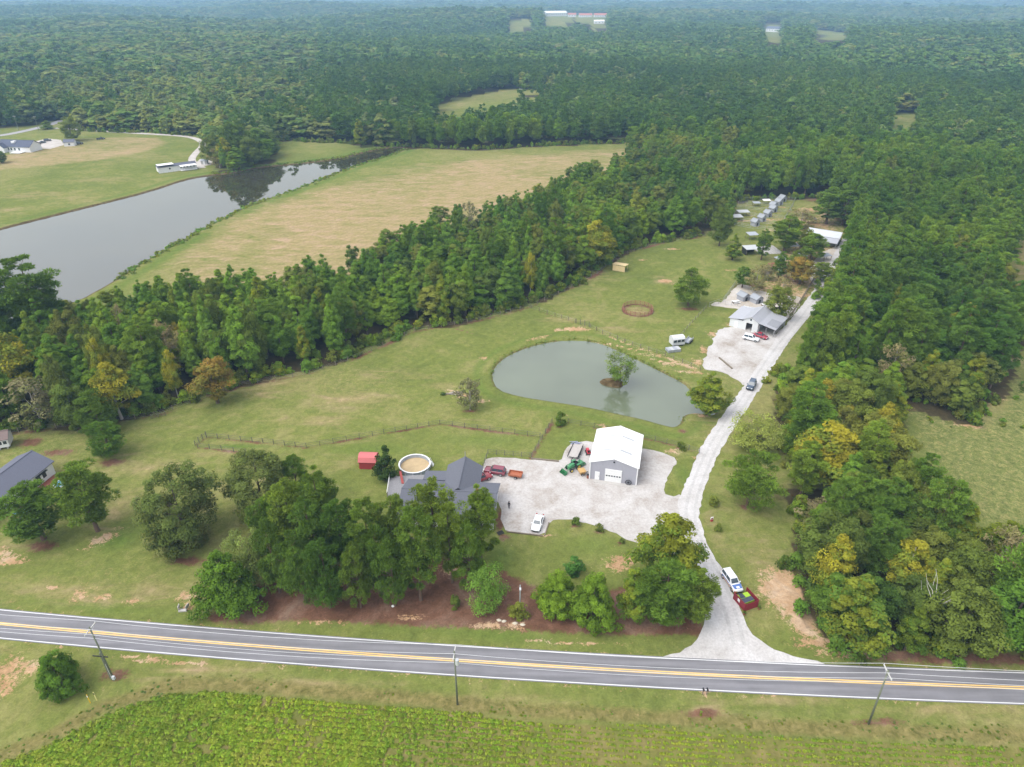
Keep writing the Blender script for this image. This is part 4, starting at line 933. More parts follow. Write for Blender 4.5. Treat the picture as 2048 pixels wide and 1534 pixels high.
# crop in rows that follow the road
pts = []; sc_ = []
for k in range(60):
    off = -HALF - 4.0 - .78 * k; x = np.arange(-150, 150, .36) + r.uniform(-.08, .08, len(np.arange(-150, 150, .36)))
    y = np.polyval(fit, x) + off + r.normal(0, .05, len(x))
    m1 = in_poly(x, y, CROP) & (y > 40)
    a, b, c = proj(x, y, 0 * x); m1 &= (a > -60) & (a < 2110) & (b < 1600)
    dens = .93 - .42 * np.clip((x + 12) / 30, 0, 1) * (.65 + .6 * wob(x, y, 8)) - .4 * (wob(x, y, 4.5, 3) > .55)
    m1 &= r.uniform(0, 1, len(x)) < dens
    s = (1.22 - .58 * np.clip((x + 25) / 40, 0, 1)) * r.uniform(.75, 1.25, len(x)) * (1 + .22 * wob(x, y, 6, 1))
    pts += list(zip(x[m1], y[m1], np.zeros(m1.sum()))); sc_ += list(s[m1])
n = len(pts); sc_ = np.array(sc_); print('crop', n)
gn_scatter('crop_rows', pts, np.stack([np.zeros(n), np.zeros(n), r.uniform(0, 6.28, n)], 1), np.stack([sc_, sc_, sc_], 1), r.randint(0, 3, n), CR, 'green leafy crop planted in rows along the road')
# ================================================================== BUILDINGS
M_WHITE = mat('white_wall', (.66, .66, .67), .6, 0, .05, 1.0); M_TRIM = mat('white_trim', (.74, .74, .74), .5, 0, .04, 1.0)
M_GLASS = mat('dark_glass', (.03, .04, .05), .08, 0, .1, 1.0, 0, .6); M_BLACK = mat('black_metal', (.02, .02, .022), .5)
M_SHINGLE = mat('dark_shingle', (.115, .12, .145), .85, 0, .28, 6.0, .3); M_SHINGLE2 = mat('slate_shingle', (.115, .12, .155), .85, 0, .2, 6.0, .3)
M_STEEL = mat('galvanised_steel', (.42, .43, .46), .4, .6, .12, 2.0); M_WOODF = mat('fence_black', (.13, .125, .10), .8, 0, .25, 3.0); M_WOODG = mat('weathered_wood', (.20, .165, .125), .9, 0, .3, 3.0)
M_CONC = mat('concrete', (.42, .40, .38), .85, 0, .15, 2.0); M_BRICK = mat('brick_red', (.22, .075, .05), .85, 0, .25, 4.0)
def frame(pa, pb):
    a, b = P(*pa), P(*pb); d = b - a
    return a, math.atan2(d.y, d.x), d.length
def win(root, face, u, zc, ww, hh, Wd, D, name='window', m=None, fm=None):
    e = .05
    fm = fm or M_TRIM; m = m or M_GLASS
    def bx(o, t, gw, gh):
        if face == 'f': return (u, -o - t / 2, zc - gh / 2, gw, t, gh)
        if face == 'b': return (u, D + o + t / 2, zc - gh / 2, gw, t, gh)
        if face == 'l': return (-o - t / 2, u, zc - gh / 2, t, gw, gh)
        return (Wd + o + t / 2, u, zc - gh / 2, t, gw, gh)
    f = MB().box(*bx(.0, .05, ww + .2, hh + .2)).build(name, fm, root)
    MB().box(*bx(.05, .02, ww, hh)).build('pane', m, f)
    return f
def gable(root, Wd, D, eave, ridge, ax, wm, rm, over=.4, th=.14, x0=0.0, y0=0.0, zb=0.0, wall=True, off=0.0):
    if ax == 'y':
        if wall: MB().exty([(x0, zb), (x0 + Wd, zb), (x0 + Wd, eave), (x0 + Wd / 2, ridge), (x0, eave)], y0, y0 + D).build('wall', wm, root)
        k = (ridge - eave) / (Wd / 2); e = .03 + off + th
        for s in (-1, 1):
            xc = x0 + Wd / 2; xo = xc + s * (Wd / 2 + over); zo = eave - k * over + e; zr = ridge + e
            a = [(xc, y0 - over, zr), (xo, y0 - over, zo), (xo, y0 + D + over, zo), (xc, y0 + D + over, zr)]
            if s < 0: a = a[::-1]
            MB().slab(*a, th).build('roof', rm, root)
        MB().box(xc, y0 + D / 2, ridge + e - .02, .3, D + 2 * over, .06).build('ridge_cap', rm, root)
    else:
        if wall: MB().extx([(y0, zb), (y0 + D, zb), (y0 + D, eave), (y0 + D / 2, ridge), (y0, eave)], x0, x0 + Wd).build('wall', wm, root)
        k = (ridge - eave) / (D / 2); e = .03 + off + th
        for s in (-1, 1):
            yc = y0 + D / 2; yo = yc + s * (D / 2 + over); zo = eave - k * over + e; zr = ridge + e
            a = [(x0 - over, yc, zr), (x0 - over, yo, zo), (x0 + Wd + over, yo, zo), (x0 + Wd + over, yc, zr)]
            if s > 0: a = a[::-1]
            MB().slab(*a, th).build('roof', rm, root)
        MB().box(x0 + Wd / 2, yc, ridge + e - .02, Wd + 2 * over, .3, .06).build('ridge_cap', rm, root)

# ---- the workshop
loc, rz, Wd = frame((1179, 957), (1271.5, 970.5))
D = 12.4; EV, RG = 4.35, 5.9
ws = thing('workshop', 'grey metal workshop with white roof and white overhead door', 'workshop', loc, rz)
gable(ws, Wd, D, EV, RG, 'y', ribbed('grey_siding', (.34, .34, .385), .3), ribbed('white_roofing', (.78, .78, .785), .45, 'Y', .25), .18, .12)
for x in (0, Wd):
    for y in (0, D): box_part('corner_trim', M_TRIM, ws, x + (-.03 if x == 0 else .03), y + (-.03 if y == 0 else .03), 0, .22, .22, EV - .05)
for s in (-1, 1):
    box_part('gutter', M_TRIM, ws, Wd / 2 + s * (Wd / 2 + .26), D / 2, EV - .02, .14, D + .3, .14)
dr = box_part('overhead_door', M_TRIM, ws, Wd * .505, -.05, 0, 3.5, .1, 3.2)
for i in range(5): box_part('door_panel', M_TRIM, dr, Wd * .505, -.115, .06 + i * .63, 3.4, .03, .59)
for i in range(6): box_part('pane', M_GLASS, dr, Wd * .505 - 1.36 + i * .545, -.14, 1.42, .36, .03, .3)
d2 = box_part('door', M_TRIM, ws, Wd * .16, -.04, 0, .98, .08, 2.1); box_part('handle', M_BLACK, d2, Wd * .16 + .36, -.1, 1.0, .1, .06, .12)
box_part('vent', M_BLACK, ws, Wd * .5, -.05, RG - .95, .35, .08, .35)
for yy in (D * .3, D * .72):
    for s in (-1, 1):
        k = (RG - EV) / (Wd / 2); xa, xb = Wd / 2 + s * .8, Wd / 2 + s * 3.3; f = lambda x: RG - abs(x - Wd / 2) * k + .21
        a = [(xa, yy - .3, f(xa)), (xb, yy - .3, f(xb)), (xb, yy + .3, f(xb)), (xa, yy + .3, f(xa))]
        MB().slab(*(a if s > 0 else a[::-1]), .05).build('skylight', mat('skylight', (.40, .41, .43), .5), ws)
for s in (-1, 1):
    mb = MB(); k = (RG - EV) / (Wd / 2)
    for i in range(14):
        y = -.1 + i * (D + .2) / 13; xa, xb = Wd / 2 + s * .12, Wd / 2 + s * (Wd / 2 + .15); f = lambda x: RG - abs(x - Wd / 2) * k + .20
        a = [(xa, y - .04, f(xa)), (xb, y - .04, f(xb)), (xb, y + .04, f(xb)), (xa, y + .04, f(xa))]; mb.slab(*(a if s > 0 else a[::-1]), .05)
    mb.build('roof_seams', M_TRIM, ws)
box_part('slab', M_CONC, ws, Wd / 2 + .5, -.55, .03, Wd * .9, 1.0, .05)
t_ = thing('implement_wheel', 'dark spoked iron wheel leaning on the workshop front', 'wheel', loc + Matrix.Rotation(rz, 3, 'Z') @ Vector((Wd * .84, -.35, .05)), rz)
mb = MB(); n_ = 16
for i in range(n_):
    a, b = 2 * math.pi * i / n_, 2 * math.pi * (i + 1) / n_; mb.tube((math.cos(a) * .62, 0, .66 + math.sin(a) * .62), (math.cos(b) * .62, 0, .66 + math.sin(b) * .62), .06)
mb.build('rim', M_BLACK, t_)
mb = MB()
for i in range(6): a = math.pi * i / 6; mb.tube((math.cos(a) * .6, 0, .66 + math.sin(a) * .6), (-math.cos(a) * .6, 0, .66 - math.sin(a) * .6), .03)
mb.build('spokes', M_BLACK, t_)

# ---- the main house under the pines
loc, rz, Wd = frame((800, 1052), (986, 1062))
hs_ = thing('house', 'long white house with dark shingle roofs behind the pine grove', 'house', loc, rz)
DH = 10.6
gable(hs_, Wd, DH, 2.9, 4.9, 'x', M_WHITE, M_SHINGLE, .45)
for u in (2, 5.5, 12, 15.5): win(hs_, 'f', u, 1.6, 1.1, 1.3, Wd, DH)
for u in (2.6, 7.2): win(hs_, 'r', u, 1.6, 1.0, 1.3, Wd, DH)
fd = box_part('door', M_BRICK, hs_, 9, -.04, 0, 1, .08, 2.1)
Ri = Matrix.Rotation(-rz, 3, 'Z')
def loc_of(px, py, z=0): return Ri @ (P(px, py, z) - loc)
ga, gb = loc_of(934, 916, 5.2), loc_of(913, 972, 5.2)        # ridge of the rear wing
gx0 = (ga.x + gb.x) / 2 - 3.4
gable(hs_, 6.8, ga.y - DH / 2 - .8, 3.0, 5.2, 'y', M_WHITE, M_SHINGLE, .35, .14, gx0, DH / 2 + .8, 0, True, .01)
MB().tube((gx0 + 3.4, ga.y + .3, 5.2), (gx0 + 3.4, ga.y + .3, 6.6), .06).build('vent_pipe', M_STEEL, hs_)
la = loc_of(852, 940, 2.9)
MB().slab((la.x, la.y, 2.75), (gx0 - .02, la.y, 2.95), (gx0 - .02, DH + .1, 3.25), (la.x, DH + .1, 3.15), .14).build('roof', M_SHINGLE, hs_)
MB().box((la.x + gx0) / 2 + .1, (la.y + DH) / 2, 0, gx0 - la.x - .5, la.y - DH - .5, 2.6).build('wall', M_WHITE, hs_)
MB().box(gx0 + 3.4, ga.y + .06, 0, 2.6, .08, 2.2).build('garage_door', M_TRIM, hs_)
cpa = loc_of(962, 925)
lx = loc_of(930, 1040)
MB().tube((14.5, 5.6, 4.7), (14.5, 5.6, 5.6), .28, .28, 8).build('chimney', M_BRICK, hs_)
# deck and above-ground pool
pc = P(830, 935); pr = 3.3
pool = thing('swimming_pool', 'round above ground pool with grey wall and sandy cover', 'pool', pc)
N = 36; ring = [(math.cos(2 * math.pi * i / N), math.sin(2 * math.pi * i / N)) for i in range(N)]
vs_, fs_ = [], []
for rad, zz in ((pr, 0), (pr, 1.02), (pr + .16, 1.02), (pr + .16, 1.10), (pr - .1, 1.10), (pr - .1, .2)):
    vs_ += [(c * rad, s * rad, zz) for c, s in ring]
for j in range(5): fs_ += [(j * N + i, j * N + (i + 1) % N, (j + 1) * N + (i + 1) % N, (j + 1) * N + i) for i in range(N)]
MB().add(vs_, fs_).build('wall', mat('pool_wall', (.36, .40, .46), .4, 0, .06), pool)
vs_ = [(c * (pr + .2), s * (pr + .2), 1.13) for c, s in ring] + [(c * (pr - .1), s * (pr - .1), 1.13) for c, s in ring]
MB().add(vs_, [(i, (i + 1) % N, N + (i + 1) % N, N + i) for i in range(N)]).build('rim', M_TRIM, pool)
MB().add([(c * (pr - .12), s * (pr - .12), .30 + .05 * s) for c, s in ring], [tuple(range(N))]).build('cover', mat('sandy_cover', (.44, .33, .19), .9, 0, .22, 1.2), pool)
for i in range(0, N, 3): box_part('upright', M_TRIM, pool, ring[i][0] * (pr + .08), ring[i][1] * (pr + .08), 0, .14, .14, 1.1, 2 * math.pi * i / N)
lad = thing('pool_steps', 'small white steps at the right side of the round pool', 'steps', P(866, 931)); 
for i in range(4): box_part('step', M_TRIM, lad, -.25 * i * .6, 0, .25 * i, .35, .7, .25)
for s in (-.36, .36): MB().tube((0.15, s, .2), (-.6, s, 1.9), .04).build('rail', M_TRIM, lad)
dk = thing('pool_deck', 'grey wooden deck with railing between pool and house', 'deck', P(802, 985), .06)
for i in range(26): box_part('plank', mat('deck_wood', (.24, .235, .245), .85, 0, .2, 3), dk, -2.4 + i * .29, 1.2, .85, .275, 6.6, .06)
for x, y in ((-2.5, -2), (-2.5, 4.4), (5, -2), (5, 4.4)): box_part('post', M_WOODG, dk, x, y, 0, .14, .14, 1.9)
for i in range(12): box_part('baluster', M_TRIM, dk, -2.56, -1.9 + i * .56, .9, .05, .05, .9)
box_part('handrail', M_TRIM, dk, -2.56, 1.2, 1.8, .1, 6.6, .07)
sl = thing('deck_slide', 'narrow red slide rail on the pool deck', 'slide', P(803, 962), .3)
MB().slab((-.25, -2.2, 1.0), (.25, -2.2, 1.0), (.25, .6, 2.2), (-.25, .6, 2.2), .06).build('chute', mat('slide_red', (.30, .06, .05), .5), sl)
for s in (-.25, .25): MB().tube((s, .6, .9), (s, .6, 2.5), .05).build('post', M_BRICK, sl)

# ---- the red shed
loc, rz, Wd = frame((719, 938), (752, 939))
rsd = thing('red_shed', 'small red barn shaped shed beside the magnolia', 'shed', loc, rz)
M_RED = mat('shed_red', (.34, .045, .05), .6, 0, .12, 2.0); M_REDR = mat('shed_roof_red', (.52, .14, .14), .55, 0, .08, 2.0)
MB().extx([(0, 0), (3.0, 0), (3.0, 1.9), (2.55, 2.6), (1.5, 3.0), (.45, 2.6), (0, 1.9)], 0, Wd).build('wall', M_RED, rsd)
for (y0, z0, y1, z1) in ((-.15, 1.75, .43, 2.66), (.43, 2.66, 1.5, 3.08), (1.5, 3.08, 2.57, 2.66), (2.57, 2.66, 3.15, 1.75)):
    MB().slab((-.15, y0, z0 + .08), (Wd + .15, y0, z0 + .08), (Wd + .15, y1, z1 + .08), (-.15, y1, z1 + .08), .06).build('roof', M_REDR, rsd)
dd = box_part('door', M_RED, rsd, Wd + .04, 1.5, .1, .06, 1.4, 1.9); box_part('door_trim', M_TRIM, dd, Wd + .08, 1.5, .1, .03, .1, 1.9)
for y in (0.02, 2.98): box_part('corner_trim', M_TRIM, rsd, Wd + .03, y, 0, .08, .12, 1.9)

# ---- the neighbour's house and shed
A_, B_ = Vector((-102.2, 95, 0)), Vector((-98.0, 117.4, 0)); loc = A_; rz = math.atan2((B_ - A_).y, (B_ - A_).x); Wd = (B_ - A_).length; D = 8.4
nh = thing('neighbour_house', 'white house with slate grey roof and solar panels at the left picture edge', 'house', loc, rz)
gable(nh, Wd, D, 3.0, 5.0, 'x', M_WHITE, M_SHINGLE2, .4)
for u in (3, 8, 12, Wd - 4.1, Wd - 2.6): win(nh, 'f', u, 1.5, .95, 1.2, Wd, D)
box_part('awning', M_BLACK, nh, Wd - 3.35, -.3, 2.3, 3.0, .5, .08)
for u in (3.2, 5.2): win(nh, 'r', u, 1.6, .9, 1.3, Wd, D)
k = (5.0 - 3.0) / (D / 2)
for i in range(9):
    for j in range(2):
        x0 = Wd - 17.0 + i * 1.06 + j * .5; y0_, y1_ = D / 2 + .5 + j * 1.7, D / 2 + 2.1 + j * 1.7; f = lambda y: 5.0 - (y - D / 2) * k + .26
        MB().slab((x0, y0_, f(y0_)), (x0 + 1.0, y0_, f(y0_)), (x0 + 1.0, y1_, f(y1_)), (x0, y1_, f(y1_)), .05).build('solar_panel', mat('solar_panel', (.012, .014, .03), .2, 0, .2), nh)
box_part('porch_slab', M_BRICK, nh, Wd - 4.0, -1.0, 0, 6.5, 1.7, .15)
loc2, rz2, W2 = frame((-22, 905), (22, 897))
nsd = thing('white_shed', 'small white raised shed with brown roof at the left picture edge', 'shed', loc2, rz2)
gable(nsd, W2, 3.6, 2.7, 3.8, 'x', M_WHITE, mat('brown_roof', (.17, .125, .115), .85, 0, .2, 5), .3, .1, 0, 0, .6)
for u in (.6, W2 / 2, W2 - .6):
    for y in (.4, 3.2): box_part('pier', M_CONC, nsd, u, y, 0, .35, .35, .6)
win(nsd, 'f', W2 * .6, 1.8, .9, .8, W2, 3.6); win(nsd, 'f', W2 * .85, 1.8, .7, .8, W2, 3.6)
box_part('door', M_TRIM, nsd, W2 * .35, -.04, .6, .9, .07, 1.9)
kd = thing('wading_pool', 'small white and blue plastic pool beside the neighbour house', 'pool', P(121, 970))
MB().tube((0, 0, 0), (0, 0, .4), 1.2, 1.35, 16).build('wall', M_TRIM, kd); MB().tube((0, 0, .405), (0, 0, .42), 1.15, 1.15, 16).build('water', mat('pool_blue', (.15, .42, .62), .1), kd)
tp = thing('blue_tarp', 'blue tarpaulin heap behind the spreading pine', 'tarp', P(42, 1027), .3)
r_ = random.Random(2); g_ = [[(x * .5 - 1.4, y * .4 - .5, .15 + .35 * r_.random()) for x in range(7)] for y in range(4)]
MB().add([p for row in g_ for p in row], [(j * 7 + i, j * 7 + i + 1, (j + 1) * 7 + i + 1, (j + 1) * 7 + i) for j in range(3) for i in range(6)]).build('sheet', mat('tarp_blue', (.06, .22, .50), .5), tp)

# ---- the barn with parking lot
loc, rz, Wd = frame((1458, 651.5), (1546, 675)); D = 10.5
bn = thing('barn', 'pale grey barn with raised centre roof, dark doorway and open carport', 'barn', loc, rz)
M_BW = ribbed('barn_siding', (.60, .62, .63), .4, 'X', .3); M_BR = ribbed('barn_roofing', (.40, .405, .44), .5, 'Y', .25, .4, .15)
a, b = Wd * .30, Wd * .64
MB().box((a + 0) / 2, .1, 0, a, .2, 2.75).build('wall', M_BW, bn)
dl, drr = a + (b - a) * .22, a + (b - a) * .62
for x0, x1, z0, z1 in ((a, dl, 0, 3.4), (drr, b, 0, 3.4), (dl + .004, drr - .004, 2.5, 3.4)): MB().box((x0 + x1) / 2, .1, z0, x1 - x0 - .004, .2, z1 - z0).build('wall', M_BW, bn)
MB().add([(a, 0, 3.4), (b, 0, 3.4), ((a + b) / 2, 0, 4.6), (a, .2, 3.4), (b, .2, 3.4), ((a + b) / 2, .2, 4.6)], [(0, 1, 2), (5, 4, 3), (0, 3, 4, 1), (1, 4, 5, 2), (2, 5, 3, 0)]).build('gable_wall', M_BW, bn)
MB().box(.1, D / 2 + .1, 0, .2, D - .2, 2.7).build('wall', M_BW, bn); MB().box(b / 2, D - .1, 0, b - .4, .2, 3.2).build('wall', M_BW, bn); MB().box(b - .1, D / 2 + .0, 0, .19, D - .42, 3.2).build('wall', M_BW, bn)
gable(bn, b - a, D, 3.4, 4.6, 'y', M_BW, M_BR, .3, .1, a, 0, 0, False)
MB().slab((-.5, -.3, 2.72), (a - .05, -.3, 3.42), (a - .05, D + .3, 3.42), (-.5, D + .3, 2.72), .1).build('roof', M_BR, bn)
MB().slab((b + .05, -.3, 3.42), (Wd + .4, -.3, 2.6), (Wd + .4, D + .3, 2.6), (b + .05, D + .3, 3.42), .1).build('roof', M_BR, bn)
MB().slab((b + 2.0, 1.2, 3.12), (Wd + .2, 1.2, 2.76), (Wd + .2, 6, 2.76), (b + 2.0, 6, 3.12), .05).build('roof_panel', mat('dark_roof_panel', (.27, .275, .30), .4), bn)
for x in (b + .3, (b + Wd) / 2, Wd): box_part('post', M_STEEL, bn, x, .1, 0, .16, .16, 2.5)
MB().box((b + Wd) / 2, D - .1, 0, Wd - b, .2, 2.5).build('wall', M_BW, bn)
box_part('loft_window', M_GLASS, bn, (a + b) / 2 - .1, -.03, 3.45, .5, .06, .6)
box_part('side_door', M_TRIM, bn, a * .5, -.03, 0, 1.0, .06, 2.1)
box_part('floor', M_CONC, bn, Wd / 2, D / 2, .03, Wd - .6, D - .6, .03)

# ---- animal park buildings
loc, rz, Wd = frame((1612, 482), (1674, 492)); D = 8
lb = thing('long_building', 'long metal roofed building half hidden by pines at the top of the park', 'building', loc, rz)
gable(lb, Wd, D, 3.2, 4.4, 'x', mat('tan_wall', (.34, .33, .32), .7), ribbed('pale_roofing', (.50, .52, .55), .5, 'X', .25), .5)
MB().slab((Wd * .55, -5.2, 2.4), (Wd + .4, -5.2, 2.4), (Wd + .4, -.55, 3.05), (Wd * .55, -.55, 3.05), .1).build('porch_roof', M_BR, lb)
for x in (Wd * .57, Wd): box_part('post', M_STEEL, lb, x, -5, 0, .15, .15, 2.3)
for u in (3, 7, 11): win(lb, 'f', u, 1.6, 1.2, 1.0, Wd, D)
HUT = ['nearest animal hut of the diagonal row in the grassy pens', 'second animal hut from the near end of the diagonal row', 'third animal hut from the near end of the diagonal row', 'middle animal hut of the diagonal row of seven', 'third animal hut from the far end of the diagonal row', 'second animal hut from the far end of the diagonal row', 'farthest animal hut of the diagonal row by the trees']
M_HUTR = ribbed('hut_roofing', (.30, .315, .34), .4, 'X', .25, .4, .2)
for i, (px, py) in enumerate([(1509.5,451),(1522.8,442),(1534.6,433),(1545.5,423.5),(1546,416.5),(1557,409.5),(1564,402.5)]):
    h_ = thing('animal_hut', HUT[i], 'hut', P(px, py), .5, 'row of animal huts')
    gable(h_, 2.7, 2.7, 2.0, 3.1, 'y', mat('hut_wall', (.33, .34, .38), .8), M_HUTR, .3, .08, -1.35, -1.35)
    box_part('doorway', M_BLACK, h_, 0, -1.37, .05, .8, .05, 1.4)
def shelter(px, py, sx, sy, h, label, rm, rz=0.0, name='shelter', sides=False, cat='shelter'):
    o = thing(name, label, cat, P(px, py), rz)
    for x in (-1, 1):
        for y in (-1, 1): box_part('post', M_WOODG, o, x * (sx / 2 - .12), y * (sy / 2 - .12), 0, .12, .12, h)
    MB().slab((-sx / 2 - .15, -sy / 2 - .15, h + .02), (sx / 2 + .15, -sy / 2 - .15, h + .02), (sx / 2 + .15, sy / 2 + .15, h + .32), (-sx / 2 - .15, sy / 2 + .15, h + .32), .08).build('roof', rm, o)
    if sides:
        box_part('back_wall', M_BLACK, o, 0, sy / 2 - .05, 0, sx - .3, .06, h - .05); box_part('side_wall', M_BLACK, o, -sx / 2 + .05, 0, 0, .06, sy - .3, h - .05)
    return o
M_PALE = mat('pale_metal', (.44, .45, .46), .5); M_GREY = mat('grey_metal', (.36, .38, .42), .5, .2)
shelter(1485, 431, 5, 3.2, 1.9, 'flat pale roofed shelter left of the animal huts', M_PALE, .1)
shelter(1469, 440, 6.0, 4.0, 1.8, 'wide low pale shelter at the left end of the animal pens', M_PALE, .1)
shelter(1512, 412, 3.2, 2.2, 1.6, 'small grey shelter in the grass behind the huts', M_GREY, .1)
shelter(1532, 407, 3.4, 2.0, 1.6, 'small white roofed shelter at the back fence', M_TRIM, .1)
shelter(1500, 507, 5.4, 4.2, 2.4, 'black walled open shelter beside the paved square', M_PALE, .15, 'open_shelter', True)
shelter(1503, 478, 4.0, 3.4, 2.2, 'grey blue shelter above the paved square', M_GREY, .2)
shelter(1561, 529, 4.0, 3.6, 2.3, 'grey shelter on the bare path between the trees', M_GREY, .4)
shelter(1563, 552, 2.6, 2.4, 2.0, 'little grey shelter lower down the bare path', M_GREY, .4)
for px, py, sx, sy, lb_, m_, az in ((1545, 540, 3.0, 2.4, 'low brown shed under the thin brownish tree', M_BRICK, .3), (1585, 500, 4.2, 3.0, 'pale shed between the park pines', M_PALE, .2), (1602, 520, 3.0, 2.6, 'grey shed left of the brown tinted tree', M_GREY, .3), (1532, 556, 3.2, 2.2, 'tan lean-to at the back of the fenced yard', M_WOODG, .4),
        (1580, 470, 4.5, 3.2, 'pale roof between animal pens and long building', M_PALE, .1), (1650, 520, 3.4, 2.6, 'grey shed on the gravel apron by the drive', M_GREY, .3), (1620, 446, 4.0, 3.0, 'tan shelter on bare ground behind the park pines', M_WOODG, .2)):
    shelter(px, py, sx, sy, 2.0, lb_, m_, az, 'shelter', False)
for px, py, lb_ in ((1486, 599, 'left grey domed feeding hut in the gravel yard'), (1512, 604, 'right blue grey feeding hut in the gravel yard')):
    o = thing('feeding_hut', lb_, 'hut', P(px, py), .45, 'feeding huts'); gable(o, 3.0, 3.0, 1.7, 2.6, 'y', mat('hut_wall', (.33, .34, .38), .8), M_HUTR, .3, .08, -1.5, -1.5); box_part('doorway', M_BLACK, o, 0, -1.53, 0, .9, .05, 1.3)
for px, py, lb_ in ((1471, 606, 'pale picnic table left in the gravel yard'), (1530, 612, 'pale picnic table right behind the barn')):
    o = thing('picnic_table', lb_, 'table', P(px, py), .3, 'picnic tables'); box_part('tabletop', M_TRIM, o, 0, 0, .7, 2.4, 1.1, .08)
    for s in (-1, 1):
        box_part('bench', M_TRIM, o, 0, s * .95, .42, 2.4, .32, .06)
        box_part('leg', M_WOODG, o, s * .9, 0, 0, .1, 1.6, .7)
pv = thing('paved_square', 'pale paved square with grid joints in the animal park', 'paving', P(1534, 500), .12)
for i in range(8):
    for j in range(8): box_part('slab', M_CONC, pv, -4.2 + i * 1.2, -4.2 + j * 1.2, .02, 1.12, 1.12, .05)

# ---- lumber shed, round pen, camper pen
loc, rz, Wd = frame((1225, 541), (1249, 545)); M_LUM = mat('new_lumber', (.62, .48, .26), .7, 0, .15, 3)
ls = thing('lumber_shed', 'pale new timber shed at the edge of the long wood', 'shed', loc, rz)
for z in range(8): box_part('board', M_LUM, ls, Wd / 2, 0, .1 + z * .27, Wd, .08, .25)
for x in (.06, Wd / 3, 2 * Wd / 3, Wd - .06):
    for y in (.1, 3.4): box_part('post', M_LUM, ls, x, y, 0, .12, .12, 2.5 if y < 1 else 2.2)
for i in range(7):
    y0 = -.3 + i * .6; MB().slab((-.25, y0, 2.62 - .08 * i), (Wd + .25, y0, 2.62 - .08 * i), (Wd + .25, y0 + .58, 2.55 - .08 * i), (-.25, y0 + .58, 2.55 - .08 * i), .05).build('roof_board', M_LUM, ls)
for z in range(8): box_part('board', M_LUM, ls, .02, 1.75, .1 + z * .27, .08, 3.2, .25)
pen = thing('round_pen', 'round red metal panel pen in the upper pasture', 'pen', P(1275, 621)); M_PEN = mat('pen_red', (.27, .11, .08), .6, 0, .2); rad = 4.9
for i in range(20):
    a, b = 2 * math.pi * i / 20, 2 * math.pi * (i + .97) / 20; mb = MB(); p, q = (math.cos(a) * rad, math.sin(a) * rad), (math.cos(b) * rad, math.sin(b) * rad)
    for z in (.2, .5, .8, 1.1, 1.4): mb.tube((*p, z), (*q, z), .045, None, 4)
    for e in (p, q): mb.tube((*e, 0), (*e, 1.5), .055, None, 4)
    mb.build('panel', M_PEN, pen)
cpv = thing('camper_hut', 'white curved roof hut with dark window by the pasture fence', 'hut', P(1357, 693), .25)
MB().extx([(0, .5), (2.6, .5), (2.6, 2.3), (2.2, 2.8), (1.3, 3.0), (.4, 2.8), (0, 2.3)], -1.9, 1.9).build('body', mat('camper_white', (.55, .56, .58), .5), cpv)
for i in range(3): box_part('window', M_GLASS, cpv, -1.2 + i * 1.2, -.03, 1.4, .95, .06, .7)
for x in (-1.2, 1.2):
    for y in (.25, 2.35): MB().tube((x, y - .12, .35), (x, y + .12, .35), .35, None, 12).build('wheel', M_BLACK, cpv)
bx_ = thing('cage_rack', 'low row of grey cages in front of the white hut', 'cage', P(1346, 702), .25)
for i in range(4):
    for j in range(2): box_part('cage', M_GREY, bx_, -1.5 + i * 1.0, -.5 + j * 1.1, .1, .92, 1.0, .7); 
for i in range(4): box_part('cage_lid', M_PALE if i % 2 else M_GREY, bx_, -1.5 + i * 1.0, .05, .84, .96, 2.1, .05)
tr = thing('livestock_trailer', 'narrow grey trailer standing right of the white hut', 'trailer', P(1377, 684), .95)
box_part('bed', M_GREY, tr, 0, 0, .5, 3.6, 1.5, .15)
for s in (-.72, .72): box_part('side', M_PALE, tr, 0, s, .65, 3.6, .06, .5)
for x in (-.5, .5):
    for s in (-.85, .85): MB().tube((x, s - .1, .33), (x, s + .1, .33), .33, None, 12).build('wheel', M_BLACK, tr)
MB().tube((1.8, 0, .5), (3.0, 0, .45), .06).build('tongue', M_BLACK, tr)

# ---- far farm, trailer home
loc, rz, Wd = frame((-2, 303), (62, 305)); D = 10
fh = thing('farmhouse', 'white farmhouse with dark blue roof at the upper left edge', 'house', loc, rz)
gable(fh, Wd, D, 3.4, 6.4, 'x', M_WHITE, mat('blue_shingle', (.075, .085, .125), .8, 0, .15, 4), .5)
gable(fh, 5.5, 3.5, 3.0, 5.4, 'y', M_WHITE, MATS['blue_shingle'], .3, .12, Wd * .08, -3.5)
for u in (7.5, 9.5, 12, 15): win(fh, 'f', u, 1.8, 1.1, 1.5, Wd, D)
win(fh, 'f', Wd * .08 + 2.7, 1.8, 1.3, 1.5, Wd, D)
MB().box(Wd * .68, -2.6, .2, 7, 4.8, .3).build('deck', M_TRIM, fh)
for i in range(8): box_part('rail_post', M_TRIM, fh, Wd * .68 - 3.4 + i * .97, -4.9, .5, .12, .12, 1.0)
box_part('handrail', M_TRIM, fh, Wd * .68, -4.9, 1.5, 7, .12, .1)
MB().box(Wd * .45, D * .3, 5.0, 2.2, 2.4, 1.2).build('dormer', M_WHITE, fh)
loc, rz, Wd = frame((129, 293), (150, 292))
fs = thing('farm_shed', 'small white shed right of the far farmhouse', 'shed', loc, rz); gable(fs, Wd, 5, 2.6, 4.0, 'x', M_WHITE, MATS['slate_shingle'], .3); win(fs, 'f', Wd * .5, 1.3, 1.2, 1.0, Wd, 5)
loc, rz, Wd = frame((318, 347), (394, 337))
th_ = thing('trailer_home', 'long white trailer home with covered deck beside the lake', 'trailer home', loc, rz)
gable(th_, Wd, 4.4, 3.0, 3.9, 'x', M_WHITE, MATS['slate_shingle'], .25, .1, 0, 0, .5)
